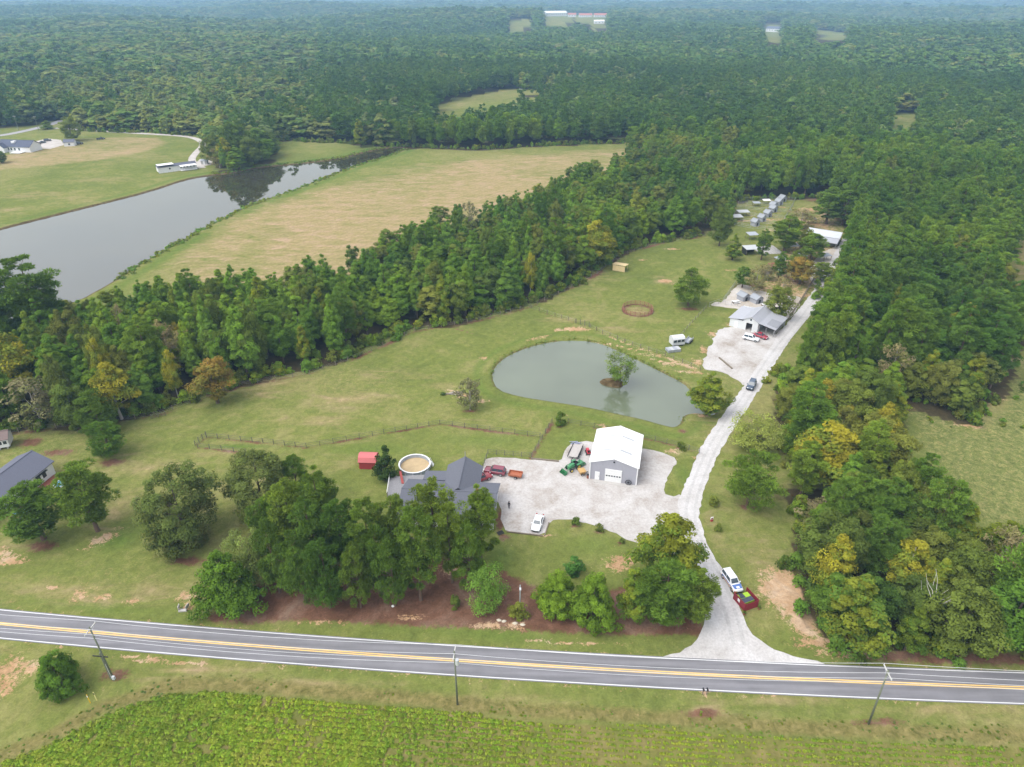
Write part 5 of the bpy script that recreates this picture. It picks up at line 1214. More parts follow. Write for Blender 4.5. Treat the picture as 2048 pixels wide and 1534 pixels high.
MB().box(Wd * .22, 2.2, 4.02, Wd * .42, 4.9, .12).build('white_roof_panel', M_TRIM, th_)
MB().slab((Wd * .55, -3.0, 2.75), (Wd * .98, -3.0, 2.75), (Wd * .98, -.3, 3.1), (Wd * .55, -.3, 3.1), .1).build('porch_roof', M_TRIM, th_)
MB().box(Wd * .765, -1.6, .3, Wd * .43, 2.7, .3).build('deck', M_TRIM, th_)
for i in range(6): box_part('post', M_TRIM, th_, Wd * (.56 + .083 * i), -2.9, .6, .14, .14, 2.1)
for i in range(5): win(th_, 'f', Wd * (.59 + .085 * i), 1.9, .9, 1.2, Wd, 4.4)
win(th_, 'f', Wd * .3, 1.9, .9, .9, Wd, 4.4)
for i in range(8): box_part('skirt', M_TRIM, th_, Wd * (i + .5) / 8, -.06, 0, Wd / 8 - .1, .06, .5)
rvx = thing('garden_shed', 'small grey shed at the end of the trailer lane', 'shed', P(410, 328), .1); gable(rvx, 3.6, 2.6, 2.1, 2.8, 'x', mat('tan_wall', (.34, .33, .32), .7), M_GREY, .2, .08, -1.8, -1.3); box_part('door', M_TRIM, rvx, 0, -1.34, 0, .9, .05, 1.8)
# ---- hazy buildings at the top of the picture
def far_house(pa, pb, D, ev, rg, label, wm, rm, ax='x'):
    a, rz, Wd = frame(pa, pb); a.z = float(terr(a.x, a.y)) ; o = thing('distant_house', label, 'house', a, rz)
    gable(o, Wd, D, ev, rg, ax, wm, rm, .5)
    for i in range(max(2, int(Wd / 7))): win(o, 'f', Wd * (i + .5) / max(2, int(Wd / 7)), ev * .55, 2, 1.8, Wd, D)
M_FRED = mat('far_red_roof', (.42, .16, .12), .7)
far_house((1092, 45), (1134, 44), 24, 9, 14, 'long white building among the trees near the horizon', M_WHITE, M_TRIM)
far_house((1136, 44), (1152, 44), 20, 7, 11, 'small pinkish house right of the long white far building', M_WHITE, M_FRED)
far_house((1158, 41), (1184, 41), 20, 6, 11, 'red roofed far house in the middle of the far cluster', M_WHITE, M_FRED)
far_house((1188, 42), (1213, 42), 20, 6, 11, 'red roofed far house at the right of the far cluster', M_WHITE, M_FRED)
far_house((1188, 57), (1208, 57), 14, 6, 9, 'white far house below the red roofed one', M_WHITE, M_TRIM)
far_house((1532, 58), (1558, 59), 18, 8, 13, 'white far house with grey roof near the pale field', M_WHITE, MATS['slate_shingle'])
# ================================================================== VEHICLES AND YARD THINGS
def paint(name, c): return mat('paint_' + name, c, .25, 0, .03, 1.0, 0, .5, .6)
M_TYRE = mat('tyre', (.02, .02, .02), .8); M_RIM = mat('rim', (.45, .45, .47), .3, .7); M_HL = mat('headlight_glass', (.75, .77, .8), .1); M_TL = mat('tail_light', (.35, .02, .02), .2)
def wheel(o, x, y, r, wd):
    t = MB().tube((x, y - wd / 2, r), (x, y + wd / 2, r), r, None, 16).build('wheel', M_TYRE, o)
    s = 1 if y > 0 else -1
    MB().tube((x, y + s * wd / 2, r), (x, y + s * (wd / 2 + .02), r), r * .62, r * .6, 12).build('rim', M_RIM, t)
def car(name, label, rear, front, kind, pm, cat='car', L=None):
    a, b = P(*rear), P(*front); c = (a + b) / 2; d = b - a
    L = L or {'sedan': 4.7, 'suv': 4.7, 'pickup': 5.4}[kind]; Wd = 1.86; hw = Wd / 2
    o = thing(name, label, cat, Vector((c.x, c.y, .036)), math.atan2(d.y, d.x))
    up = {'sedan': 0, 'suv': .18, 'pickup': .18}[kind]
    belt = .88 + up; z0 = .28 + up * .4; F = L / 2
    st = [(-F, .86, .52 + up, .05), (-F + .12, .96, .60 + up, 0), (-F + .5, 1, .84 + up, 0), (-F * .4, 1, belt + .02, 0), (F * .25, 1, belt, 0), (F * .45, .99, .86 + up, 0), (F - .5, .96, .76 + up, 0), (F - .1, .88, .62 + up, 0), (F, .76, .50 + up, .04)]
    if kind != 'sedan': st[0] = (-F, .95, belt - .08, 0); st[1] = (-F + .08, .98, belt - .02, 0); st[2] = (-F + .5, 1, belt, 0)
    if kind == 'suv': st[6] = (F - .5, .97, .84 + up, 0); st[7] = (F - .1, .92, .74 + up, 0)
    rings = []
    for x, wf, zt, dz in st:
        h = hw * wf; zb = z0 + dz
        rings.append([(x, -h * .94, zb), (x, -h, zb + .16), (x, -h, zt - .14), (x, -h * .86, zt), (x, h * .86, zt), (x, h, zt - .14), (x, h, zb + .16), (x, h * .94, zb)])
    MB().loft([r[::-1] for r in rings]).build('body', pm, o, True)
    top = 1.46 + up * 1.6
    if kind == 'sedan': cb, ct = (-F * .66, F * .42), (-F * .34, F * .12)
    elif kind == 'suv': cb, ct = (-F + .10, F * .45), (-F + .38, F * .14)
    else: cb, ct = (-F * .12, F * .50), (-F * .06, F * .22)
    w0, w1 = hw * .90, hw * .72; zb = belt - .06
    B = [(cb[0], -w0, zb), (cb[1], -w0, zb), (cb[1], w0, zb), (cb[0], w0, zb)]; T_ = [(ct[0], -w1, top), (ct[1], -w1, top), (ct[1], w1, top), (ct[0], w1, top)]
    MB().add(B + T_, [(0, 1, 5, 4), (1, 2, 6, 5), (2, 3, 7, 6), (3, 0, 4, 7), (4, 5, 6, 7)]).build('cabin', pm, o)
    box = lambda q: [Vector(p) for p in q]
    def pane(nm, q, s0=.08, s1=.92, t0=.16, t1=.9):
        p0, p1, p2, p3 = box(q); f = lambda s, t: (p0.lerp(p1, s)).lerp(p3.lerp(p2, s), t)
        n = (p1 - p0).cross(p3 - p0).normalized() * .012
        k = [f(s0, t0) + n, f(s1, t0) + n, f(s1, t1) + n, f(s0, t1) + n]
        MB().add(k + [p - n * 2 for p in k], [(0, 1, 2, 3), (7, 6, 5, 4), (0, 4, 5, 1), (1, 5, 6, 2), (2, 6, 7, 3), (3, 7, 4, 0)]).build(nm, M_WIN, o)
    pane('windshield', [B[1], B[2], T_[2], T_[1]]); pane('rear_window', [B[3], B[0], T_[0], T_[3]])
    for q in ([B[0], B[1], T_[1], T_[0]], [B[2], B[3], T_[3], T_[2]]):
        if kind == 'pickup': pane('side_window', q, .12, .9)
        else: pane('side_window', q, .06, .48); pane('side_window', q, .52, .92)
    for x in (-F * .62, F * .62):
        for y in (-hw + .08, hw - .08): wheel(o, x, y, .34 + up * .2, .24)
    for s in (-1, 1):
        MB().box(F - .05, s * hw * .58, .58 + up, .12, .34, .14).build('headlight', M_HL, o); MB().box(-F + .03, s * hw * .72, .70 + up, .1, .26, .16).build('tail_light', M_TL, o)
        MB().box(F * .36, s * (hw + .06), belt + .02, .16, .2, .14).build('mirror', pm, o)
    MB().box(F - .03, 0, z0 + .04, .14, Wd * .74, .16).build('bumper', M_TYRE, o); MB().box(-F + .03, 0, z0 + .04, .14, Wd * .8, .16).build('bumper', M_TYRE, o)
    if kind == 'pickup':
        MB().box(-F * .56, 0, belt - .01, L * .40, Wd * .74, .02).build('bed_liner', M_TYRE, o)
        for s in (-1, 1): MB().box(-F * .56, s * hw * .88, belt - .05, L * .41, .14, .14).build('bed_side', pm, o)
    return o
M_WIN = mat('car_window', (.05, .07, .09), .06, 0, .1, 1, 0, .7)
car('sedan', 'white sedan parked on gravel by the front lawn', (1080, 1035), (1070, 1065), 'sedan', paint('white', (.74, .75, .77)))
car('suv', 'burgundy sport utility vehicle hitched to an orange trailer', (1006, 949), (974, 944), 'suv', paint('burgundy', (.20, .04, .06)))
car('pickup_truck', 'red pickup truck half under the house carport edge', (948, 965), (972, 957), 'pickup', paint('red', (.32, .04, .05)), 'truck')
car('suv', 'dark blue sport utility vehicle driving down the gravel drive', (1508, 763), (1496, 786), 'suv', paint('navy', (.045, .07, .11)))
car('suv', 'white sport utility vehicle parked before the barn', (1489, 677.5), (1514, 683), 'suv', paint('white', (.74, .75, .77)))
car('sedan', 'red sedan parked between white vehicle and barn', (1508, 671), (1532, 678.5), 'sedan', paint('crimson', (.32, .03, .05)))
cr = car('suv', 'white patrol wagon with blue hood parked beside the red enclosure', (1451, 1151), (1474, 1184), 'suv', paint('white', (.74, .75, .77)), 'car', 5.0)
F = 2.5; M_BLU = paint('blue', (.08, .16, .42)); M_ORG = paint('orange', (.60, .25, .04))
MB().slab((1.25, -.78, 1.085), (2.2, -.72, 1.035), (2.2, .72, 1.035), (1.25, .78, 1.085), .02).build('hood_decal', M_BLU, cr)
MB().slab((1.75, -.3, 1.10), (2.15, -.28, 1.06), (2.15, .28, 1.06), (1.75, .3, 1.10), .02).build('hood_emblem', paint('white', (.74, .75, .77)), cr)
for s in (-1, 1):
    MB().box(-.1, s * .945, .78, 3.2, .03, .2).build('side_stripe', M_BLU, cr)
    MB().box(0, s * .95, .56, 4.0, .03, .1).build('side_stripe', M_ORG, cr)
MB().box(2.42, -.62, .5, .24, .5, .25).build('bumper_stripe', M_ORG, cr)
for nm, lb_, r_, f_, k_, c_, ct in (('sedan', 'black car parked nearest the far farmhouse', (80, 287), (90, 285.5), 'sedan', 'black', 'car'), ('suv', 'black vehicle parked right in the far farmhouse yard', (90, 283), (101, 282), 'suv', 'black', 'car'),
      ('suv', 'dark vehicle parked below the dark oval tree', (152, 289), (166, 288), 'suv', 'black', 'car'), ('pickup_truck', 'dark pickup standing alone on the tan field edge', (192, 280), (212, 278), 'pickup', 'black', 'truck'), ('sedan', 'white car at the edge of the far green clearing', (1034, 180), (1046, 180), 'sedan', 'white', 'car')):
    car(nm, lb_, r_, f_, k_, paint(c_, (.02, .022, .028)) if c_ == 'black' else paint('white', (.74, .75, .77)), ct)
# orange utility trailer
o = thing('utility_trailer', 'orange utility trailer behind the burgundy vehicle', 'trailer', P(1031, 953), math.atan2(*(lambda d: (d.y, d.x))(P(1012, 949.5) - P(1048, 955))))
M_OT = mat('trailer_orange', (.36, .12, .06), .55, 0, .15)
box_part('bed', M_OT, o, 0, 0, .5, 2.9, 1.6, .1)
for s in (-.8, .8): box_part('side', M_OT, o, 0, s, .6, 2.9, .06, .42); wheel(o, -.2, s * 1.18, .32, .2)
for x in (-1.43, 1.43): box_part('end', M_OT, o, x, 0, .6, .06, 1.55, .42)
MB().tube((1.4, 0, .5), (2.7, 0, .48), .06).build('tongue', M_BLACK, o)
# flat trailer
a_, b_ = P(1144, 921), P(1157, 893); d_ = b_ - a_
o = thing('flatbed_trailer', 'black flatbed trailer with pale deck left of the workshop', 'trailer', (a_ + b_) / 2, math.atan2(d_.y, d_.x))
for i in range(7): box_part('plank', mat('grey_planks', (.42, .39, .37), .85, 0, .15, 3), o, 0, -.9 + i * .3, .75, 5.0, .285, .06)
for s in (-1.12, 1.12):
    box_part('side_rail', M_BLACK, o, 0, s, .55, 5.2, .1, .45)
    for x in (-.8, .2): wheel(o, x - .2, s * 1.02, .36, .2); box_part('fender', M_BLACK, o, x - .2, s * 1.02, .78, .8, .26, .05)
MB().tube((-2.6, 0, .6), (-3.9, 0, .55), .08).build('tongue', M_BLACK, o)
# green tractor with loader and backhoe
M_GR = paint('tractor_green', (.035, .20, .07)); M_TY = paint('tractor_yellow', (.60, .46, .03))
o = thing('tractor', 'green tractor with front loader and yellow wheels left of the workshop', 'tractor', P(1146, 937.5), math.atan2(*(lambda d: (d.y, d.x))(P(1134, 943) - P(1160, 930))))
MB().loft([[(x, -w_, z0), (x, w_, z0), (x, w_ * .85, z1), (x, -w_ * .85, z1)] for x, w_, z0, z1 in ((-.2, .38, .6, 1.45), (.8, .38, .6, 1.4), (1.5, .32, .6, 1.2))]).build('hood', M_GR, o)
MB().box(-.7, 0, .7, 1.0, .9, .35).build('chassis', M_BLACK, o); MB().box(-.75, 0, 1.05, .5, .5, .15).build('seat', M_BLACK, o); MB().box(-1.0, 0, 1.1, .12, .5, .5).build('seat_back', M_BLACK, o)
for s in (-1, 1):
    wheel(o, -.8, s * .85, .68, .4); MB().tube((-.8, s * 1.07, .68), (-.8, s * 1.10, .68), .42, None, 14).build('hub', M_TY, o)
    wheel(o, 1.1, s * .75, .4, .28); MB().tube((1.1, s * .91, .4), (1.1, s * .94, .4), .25, None, 12).build('hub', M_TY, o)
    MB().slab((-1.3, s * .85 - .25, 1.42), (-.3, s * .85 - .25, 1.42), (-.3, s * .85 + .25, 1.42), (-1.3, s * .85 + .25, 1.42), .06).build('fender', M_GR, o)
    MB().tube((.1, s * .55, 1.3), (1.6, s * .55, 1.25), .09).tube((1.6, s * .55, 1.25), (2.5, s * .55, .35), .08).build('loader_arm', M_GR, o)
MB().add([(2.4, -.9, .1), (2.4, .9, .1), (3.2, .9, .08), (3.2, -.9, .08), (2.4, -.9, .75), (2.4, .9, .75)], [(0, 1, 2, 3), (0, 4, 5, 1), (0, 3, 4), (1, 5, 2), (3, 2, 1, 0)]).build('bucket', M_GR, o)
for s in (-.55, .55):
    MB().tube((-1.25, s, .9), (-1.25, s, 2.3), .05).build('roll_bar', M_BLACK, o)
MB().tube((-1.25, -.55, 2.3), (-1.25, .55, 2.3), .05).build('roll_bar', M_BLACK, o)
MB().loft([[(x, -.75, z0), (x, .75, z0), (x, .62, z1), (x, -.62, z1)] for x, z0, z1 in ((-3.1, .25, .6), (-2.5, .25, 1.05), (-1.7, .4, .95))]).build('rear_mower', M_GR, o)
# orange implement, red mower, small blue things
o = thing('orange_spreader', 'orange spreader hopper standing by the workshop corner', 'spreader', P(1163, 949), .3); M_OI = mat('hopper_orange', (.46, .29, .11), .5, 0, .15)
MB().box(0, 0, .35, .9, .9, .85, 0, 1.7, 1.7).build('hopper', M_OI, o); MB().tube((0, 0, .1), (0, 0, .35), .3, .2, 10).build('spinner', M_BLACK, o)
for s in (-.6, .6): wheel(o, 0, s, .3, .18)
MB().tube((.5, 0, .35), (1.6, .2, .3), .05).build('drawbar', M_BLACK, o)
o = thing('riding_mower', 'red riding mower behind the flatbed trailer at the workshop wall', 'mower', P(1176, 907), 1.7); M_RM = paint('mower_red', (.48, .03, .05))
MB().loft([[(x, -.35, .45), (x, .35, .45), (x, .3, z1), (x, -.3, z1)] for x, z1 in ((0, .95), (.5, 1.0), (1.1, .85))]).build('hood', M_RM, o)
MB().box(-.45, 0, .5, .8, .8, .25).build('rear_body', M_RM, o); MB().box(-.5, 0, .75, .45, .45, .12).build('seat', M_BLACK, o); MB().box(-.72, 0, .8, .1, .45, .4).build('seat_back', M_BLACK, o); MB().box(.3, 0, .2, .9, 1.2, .2).build('mower_deck', M_BLACK, o)
for s in (-1, 1): wheel(o, -.5, s * .5, .3, .22); wheel(o, .8, s * .42, .22, .16)
o = thing('lumber_scraps', 'bluish heap of scrap boards behind the flatbed trailer', 'scrap pile', P(1153, 888), .2)
for i in range(7): box_part('board', mat('scrap_blue', (.28, .30, .42), .8), o, (i % 3) * .5 - .6, (i // 3) * .4, .03 + .07 * (i % 4), 1.6, .16, .06, .3 * (i % 5) - .5)
o = thing('fire_barrel', 'dark red drum against the left corner of the workshop', 'drum', P(1176, 956)); MB().tube((0, 0, 0), (0, 0, .9), .3, None, 14).build('body', M_BRICK, o); MB().tube((0, 0, .88), (0, 0, .93), .32, None, 14).build('lid', M_BLACK, o)

# ---- red enclosure with bins
a_, b_ = P(1488.5, 1223), P(1515, 1213.5); d_ = b_ - a_; We = d_.length
o = thing('bin_enclosure', 'dark red board enclosure at the driveway mouth', 'enclosure', a_, math.atan2(d_.y, d_.x)); De = 3.0; M_ENC = mat('enclosure_red', (.23, .022, .035), .6, 0, .12, 3)
def boards(x0, y0, x1, y1, h):
    L = math.hypot(x1 - x0, y1 - y0); n = max(1, int(L / .26)); rz = math.atan2(y1 - y0, x1 - x0)
    for i in range(n): t = (i + .5) / n; box_part('board', M_ENC, o, x0 + (x1 - x0) * t, y0 + (y1 - y0) * t, 0.02, L / n - .015, .05, h + .02 * (i % 3), rz)
boards(0, 0, We, 0, 1.55); boards(0, .05, 0, De, 1.55); boards(We, .05, We, De, 1.55)
for x, y in ((.08, .08), (We - .08, .08), (.08, De), (We - .08, De)): box_part('post', M_ENC, o, x, y, 0, .12, .12, 1.7)
box_part('sign', M_TRIM, o, -.045, De * .55, .7, .03, .5, .6)
M_LIME = mat('bin_lime', (.30, .48, .03), .45, 0, .08); M_LID = mat('bin_lid', (.055, .06, .085), .4)
mR = Matrix.Rotation(o.rotation_euler.z, 3, 'Z')
for i, (x, y, lb_) in enumerate(((.75, 1.5, 'lime green waste bin with open lid in the left of the red enclosure'), (We - .95, 1.5, 'lime green waste bin with black lids in the right of the red enclosure'))):
    q = thing('waste_bin', lb_, 'waste bin', a_ + mR @ Vector((x, y, .03)), o.rotation_euler.z, 'bins in the red enclosure')
    MB().box(0, 0, .1, .95, 1.8, 1.15, 0, 1.12, 1.08).build('body', M_LIME, q)
    for s in (-1, 1):
        MB().slab((-.5, s * .48 - .44, 1.42 if i == 0 and s > 0 else 1.30), (.5, s * .48 - .44, 1.30), (.5, s * .48 + .44, 1.30), (-.5, s * .48 + .44, 1.75 if i == 0 and s > 0 else 1.32), .05).build('lid', M_LID if not (i == 1 and s > 0) else M_LIME, q)
    for x2 in (-.38, .38):
        for y2 in (-.7, .7): MB().tube((x2 - .04, y2, .08), (x2 + .04, y2, .08), .08, None, 8).build('caster', M_BLACK, q)
for k_, (px, py) in enumerate(((1488.5, 1229), (1518, 1218))):
    q = thing('planter', ('small potted plant before the red enclosure, lower one', 'small potted plant at the right corner of the red enclosure')[k_], 'planter', P(px, py)); MB().tube((0, 0, 0), (0, 0, .35), .2, .27, 10).build('pot', M_BRICK, q)
    c_ = bpy.data.objects.new('foliage', VAR['shrub'][k_][0]); link(c_, q); c_.scale = (.28, .28, .28); c_.location = (0, 0, .3)

# ---- poles and wires
M_POLE = mat('treated_pole', (.15, .165, .12), .85, 0, .25, 1.5); M_ARM = mat('pale_crossarm', (.50, .49, .47), .8, 0, .1); M_CAN = mat('transformer_grey', (.50, .52, .54), .4)
rd = math.atan(2 * fit[0] * 0 + fit[1])
TOPS = []
def pole(bx, by, label, lean=0.0, extra=None):
    b = P(bx, by); rz = math.atan(2 * fit[0] * b.x + fit[1]); o = thing('utility_pole', label, 'utility pole', b, rz, 'utility poles along the road')
    H = 11.6
    MB().tube((0, 0, 0), (lean, 0, H), .15, .10, 10).build('pole', M_POLE, o, True)
    ca = box_part('crossarm', M_ARM, o, lean, 0, H - .5, .12, 2.5, .14)
    for y in (-1.15, -.35, 1.15): MB().tube((lean, y, H - .36), (lean, y, H - .12), .05, .04, 8).build('insulator', M_CAN, ca)
    for s in (-1, 1): MB().tube((lean, 0, H - 1.2), (lean, s * .8, H - .5), .025).build('brace', M_STEEL, ca)
    if extra == 'can': MB().tube((lean + .35, -.1, H - 2.6), (lean + .35, -.1, H - 1.6), .26, None, 12).build('transformer', M_CAN, o)
    c, s = math.cos(rz), math.sin(rz); TOPS.append([b + Vector((lean * c - y * s, lean * s + y * c, zz)) for y, zz in ((-1.15, H - .1), (-.35, H - .1), (1.15, H - .1), (0, H - 2.4))])
    return o
p1 = pole(228, 1360, 'utility pole with second stub pole beside the round bush', -.15)
mb = MB().tube((-.55, .2, 0), (-.55, .2, 5.8), .16, .13, 8); mb.build('stub_pole', M_POLE, p1); box_part('lower_crossarm', M_BLACK, p1, -.5, 0, 5.2, 2.4, .12, .14); box_part('meter_box', M_CAN, p1, .35, -.25, .6, .4, .3, .6)
box_part('riser', M_TRIM, p1, -.34, .12, .2, .08, .08, 3.2)
pole(915, 1409, 'utility pole with grey transformer in the middle of the roadside', 0, 'can')
pole(1737, 1448, 'utility pole at the right end of the roadside field', -.35)
d0 = TOPS[1][0] - TOPS[0][0]; TOPS.insert(0, [p - Vector((70, road_y(TOPS[0][0].x) - road_y(TOPS[0][0].x - 70), 0)) for p in TOPS[0]]); TOPS.append([p + Vector((70, road_y(TOPS[-1][0].x + 70) - road_y(TOPS[-1][0].x), 0)) for p in TOPS[-1]])
WL = ['overhead wire nearest the crop field side of the road poles', 'overhead wire on the middle insulator of the road poles', 'overhead wire nearest the house side of the road poles', 'lowest overhead wire strung below the crossarms along the road']
for w_ in range(4):
    mb = MB()
    for a, b in zip(TOPS[:-1], TOPS[1:]):
        pr_ = None
        for k in range(11):
            t = k / 10; p = a[w_].lerp(b[w_], t); p.z -= 1.0 * 4 * t * (1 - t)
            if pr_ is not None: mb.tube(pr_, p, .023, None, 4, False)
            pr_ = p
    q = mb.build('power_line', mat('wire_aluminium', (.62, .62, .64), .5, .0)); tag(q, WL[w_], 'wire', 'overhead wires along the road')
for k_, (bx, by, tp) in enumerate(((38, 262, 231), (78, 262, 232))):
    b = P(bx, by); h = height_at(b, tp); o = thing('far_utility_pole', ('left thin pole behind the far farmhouse', 'right thin pole behind the far farmhouse')[k_], 'utility pole', b); MB().tube((0, 0, 0), (0, 0, h), .16, .12, 8).build('pole', M_POLE, o); box_part('crossarm', M_ARM, o, 0, 0, h - .6, 2.2, .15, .15)
b = P(1040, 1216); h = height_at(b, 1170); o = thing('yard_lamp', 'grey lamp pole rising from the pine straw at the lawn edge', 'lamp pole', b); MB().tube((0, 0, 0), (0, 0, h), .12, .09, 10).build('pole', mat('grey_pole', (.34, .36, .36), .6), o); MB().tube((0, 0, h - .2), (.0, -.7, h), .05).build('arm', M_STEEL, o); MB().box(0, -.85, h - .1, .3, .5, .18).build('lamp_head', M_CAN, o)
for k_, (px, py, c_, lb_) in enumerate(((181, 1406, (.62, .38, .02), 'left orange yellow marker post in the grass below the round bush'), (194, 1401, (.62, .56, .22), 'right pale yellow marker post in the grass below the round bush'))):
    o = thing('marker_post', lb_, 'marker post', P(px, py), 0, 'marker posts'); m_ = mat('marker_%s' % ('orange', 'pale')[k_], c_, .5); MB().box(0, 0, 0, .13, .05, 1.9).build('post', m_, o); MB().box(0, -.03, 1.3, .11, .012, .4).build('decal', M_TRIM if k_ == 0 else M_BLACK, o)
for k_, px in enumerate((1405, 1413)):
    o = thing('mailbox', ('left dark mailbox on a post below the driveway mouth', 'right dark mailbox on a post below the driveway mouth')[k_], 'mailbox', P(px, 1389), 0, 'mailboxes'); box_part('post', M_WOODG, o, 0, 0, 0, .1, .1, 1.05); MB().exty([(-.11, 1.05), (.11, 1.05), (.11, 1.2), (.06, 1.27), (-.06, 1.27), (-.11, 1.2)], -.25, .25).build('box', M_BLACK, o); box_part('flag', M_TL, o, .13, -.05, 1.15, .02, .14, .06)
o = thing('yard_ornament', 'small dark red and white ornament by the driveway shrub', 'ornament', P(1423, 1042), .2); MB().box(0, 0, 0, .5, .35, .5, 0, .8, .8).build('base', M_RED, o); MB().box(0, -.02, .5, .55, .12, .5).build('panel', M_TRIM, o); MB().box(0, -.09, .62, .35, .03, .26).build('plate', M_BRICK, o)
o = thing('culvert_end', 'pale concrete culvert end in the ditch left of the evergreen', 'culvert', P(366, 1222), .1); MB().box(0, 0, .02, 1.3, .5, .25).build('base', M_CONC, o)
for s in (-1, 1): MB().add([(s * .55, -.1, .25), (s * .7, .9, .25), (s * .7, .9, .85), (s * .55, -.1, 1.05), (s * .67, -.1, .25), (s * .82, .9, .25), (s * .82, .9, .85), (s * .67, -.1, 1.05)], [(0, 1, 2, 3), (7, 6, 5, 4), (0, 4, 5, 1), (1, 5, 6, 2), (2, 6, 7, 3), (3, 7, 4, 0)]).build('wing_wall', M_CONC, o)
o = thing('log_pile', 'pile of cut logs and brush left of the sparse tree', 'log pile', P(905, 789), .1); r_ = random.Random(3)
for i in range(14):
    a = r_.uniform(-.5, .5); x, y = r_.uniform(-2.2, 2.2), r_.uniform(-.6, .6); L = r_.uniform(.8, 1.8); rr = r_.uniform(.09, .18); MB().tube((x - L / 2 * math.cos(a), y - L / 2 * math.sin(a), rr + .12 * (i % 3)), (x + L / 2 * math.cos(a), y + L / 2 * math.sin(a), rr + .12 * (i % 3)), rr, None, 7).build('log', M_WOODG if i % 2 else BARKW, o)
c_ = bpy.data.objects.new('brush', VAR['shrub'][2][0]); link(c_, o); c_.scale = (.9, .5, .4); c_.location = (-2.4, 0, 0)
def timber(name, label, pa, pb, h, wd, n, m_, cat='edging'):
    a, b = P(*pa), P(*pb); d = b - a; o = thing(name, label, cat, a, math.atan2(d.y, d.x)); L = d.length / n
    for i in range(n): box_part('timber', m_, o, (i + .5) * L, 0, .02, L - .03, wd, h + .02 * (i % 2))
timber('timber_edging', 'dark timber edging at the end of the gravel below the white sedan', (1013, 1064), (1086, 1072.5), .22, .22, 5, M_WOODG)
timber('side_edging', 'pale timber edging right of the white sedan', (1089, 1072), (1098, 1045), .16, .18, 2, M_WOODG)
timber('yard_edging', 'weathered timber edging along the top of the gravel yard', (1062, 918), (1118, 923.5), .3, .25, 4, M_WOODG)
timber('lot_log', 'long fallen log on the gravel lot below the barn', (1438, 716), (1464, 738), .35, .35, 3, M_WOODG)
o = thing('door_mat', 'dark grid mat beside the house corner', 'mat', P(1001, 1066), .5)
for i in range(5): box_part('slat', M_BLACK, o, -.5 + i * .25, 0, .04, .2, 1.0, .05)
o = thing('white_stone', 'white stone on the pine straw in front of the grove', 'stone', P(786, 1213)); MB().loft([[(math.cos(a) * r2 * (1 + .15 * math.sin(3 * a)), math.sin(a) * r2, z2) for a in [k * .785 for k in range(8)]] for r2, z2 in ((.2, 0), (.28, .1), (.2, .22), (.05, .27))]).build('stone', M_TRIM, o)
# a row of low rocks at the verge
for k_, (px, py) in enumerate(((1008, 1243), (1030, 1247), (1045, 1250), (998, 1241))):
    o = MB().loft([[(math.cos(a) * r2 * (1 + .2 * math.sin(2 * a + k_)), math.sin(a) * r2 * .7, z2) for a in [k * .785 for k in range(8)]] for r2, z2 in ((.35, 0), (.42, .1), (.28, .22), (.08, .28))]).build('verge_stone', mat('pale_rock', (.50, .45, .36), .9, 0, .2)); o.location = P(px, py); tag(o, 'pale stone in the row at the straw edge below the lamp pole', 'stone', 'verge stones')

# ---- fences
POSTM = MB().box(0, 0, 0, .11, .11, 1.0).mesh('post', M_WOODF); RAILM = MB().box(.5, 0, -.025, 1.0, .03, .05).mesh('rail', M_WOODF)
POSTW = MB().box(0, 0, 0, .13, .13, 1.0).mesh('post', M_WOODG); RAILW = MB().box(.5, 0, -.06, 1.0, .05, .12).mesh('rail', M_WOODG); WIREM = MB().box(.5, 0, -.01, 1.0, .012, .02).mesh('wire', M_STEEL)
POSTS = MB().tube((0, 0, 0), (0, 0, 1), .04, None, 6).mesh('post', M_STEEL); RAILS = MB().tube((0, 0, 0), (1, 0, 0), .03, None, 5).mesh('rail', M_STEEL)
def fence(label, pts, sp=2.6, h=1.35, rails=(.35, .8, 1.25), pm=POSTM, rm=RAILM, name='fence', thick=1.0, group=None):
    Wp = W(pts); o = thing(name, label, 'fence', Wp[0], 0, group)
    for a, b in zip(Wp[:-1], Wp[1:]):
        d = b - a; n = max(1, round(d.length / sp)); L = d.length / n; rz = math.atan2(d.y, d.x)
        for i in range(n + (1 if b is Wp[-1] else 0)):
            p = a + d * (i / n) - Wp[0]; q = link(bpy.data.objects.new('post', pm), o); q.location = p; q.scale = (thick, thick, h + .1 * ((i * 7) % 3) * .4); q.rotation_euler.z = rz
        for i in range(n):
            p = a + d * (i / n) - Wp[0]
            for zz in rails: q = link(bpy.data.objects.new('rail', rm), o); q.location = (p.x, p.y, zz); q.scale = (L, 1, 1); q.rotation_euler.z = rz
    return o
fence('black rail fence across the paddock above the house', FLINES[0][2 - 1:], 2.9)
fence('black rail fence side of the small pen at the left', [(413, 873), (391, 892)], 1.2, 1.5)
fence('black rail fence along the bottom of the small left pen', FLINES[1], 2.9)
fence('fence from the pond corner shrub down to the gravel yard', [(1104, 845), (1063, 915)], 2.4)
fence('black fence along the top of the gravel yard', [(976, 908), (1060, 915)], 2.0, 1.3)
fence('short black fence beside the dark rear roof', [(976, 908), (966, 936)], 1.6, 1.3)
fence('long fence between pond bank and workshop', [(1136, 846), (1241, 866), (1357, 893), (1398, 907)], 2.9)
fence('wire fence from the long wood to the pasture gate', [(1063, 617), (1110, 633), (1150, 645)], 3, 1.3, (.4, .9, 1.2), POSTW, WIREM)
fence('dark gate between tall posts above the pond', [(1152, 647), (1178, 653)], 1.6, 1.7, (.4, .8, 1.2), POSTM, RAILM, 'gate', 1.3)
fence('wire fence along the pasture side of the pond', [(1180, 655), (1205, 667), (1265, 691), (1330, 712)], 3, 1.3, (.4, .9, 1.2), POSTW, WIREM)
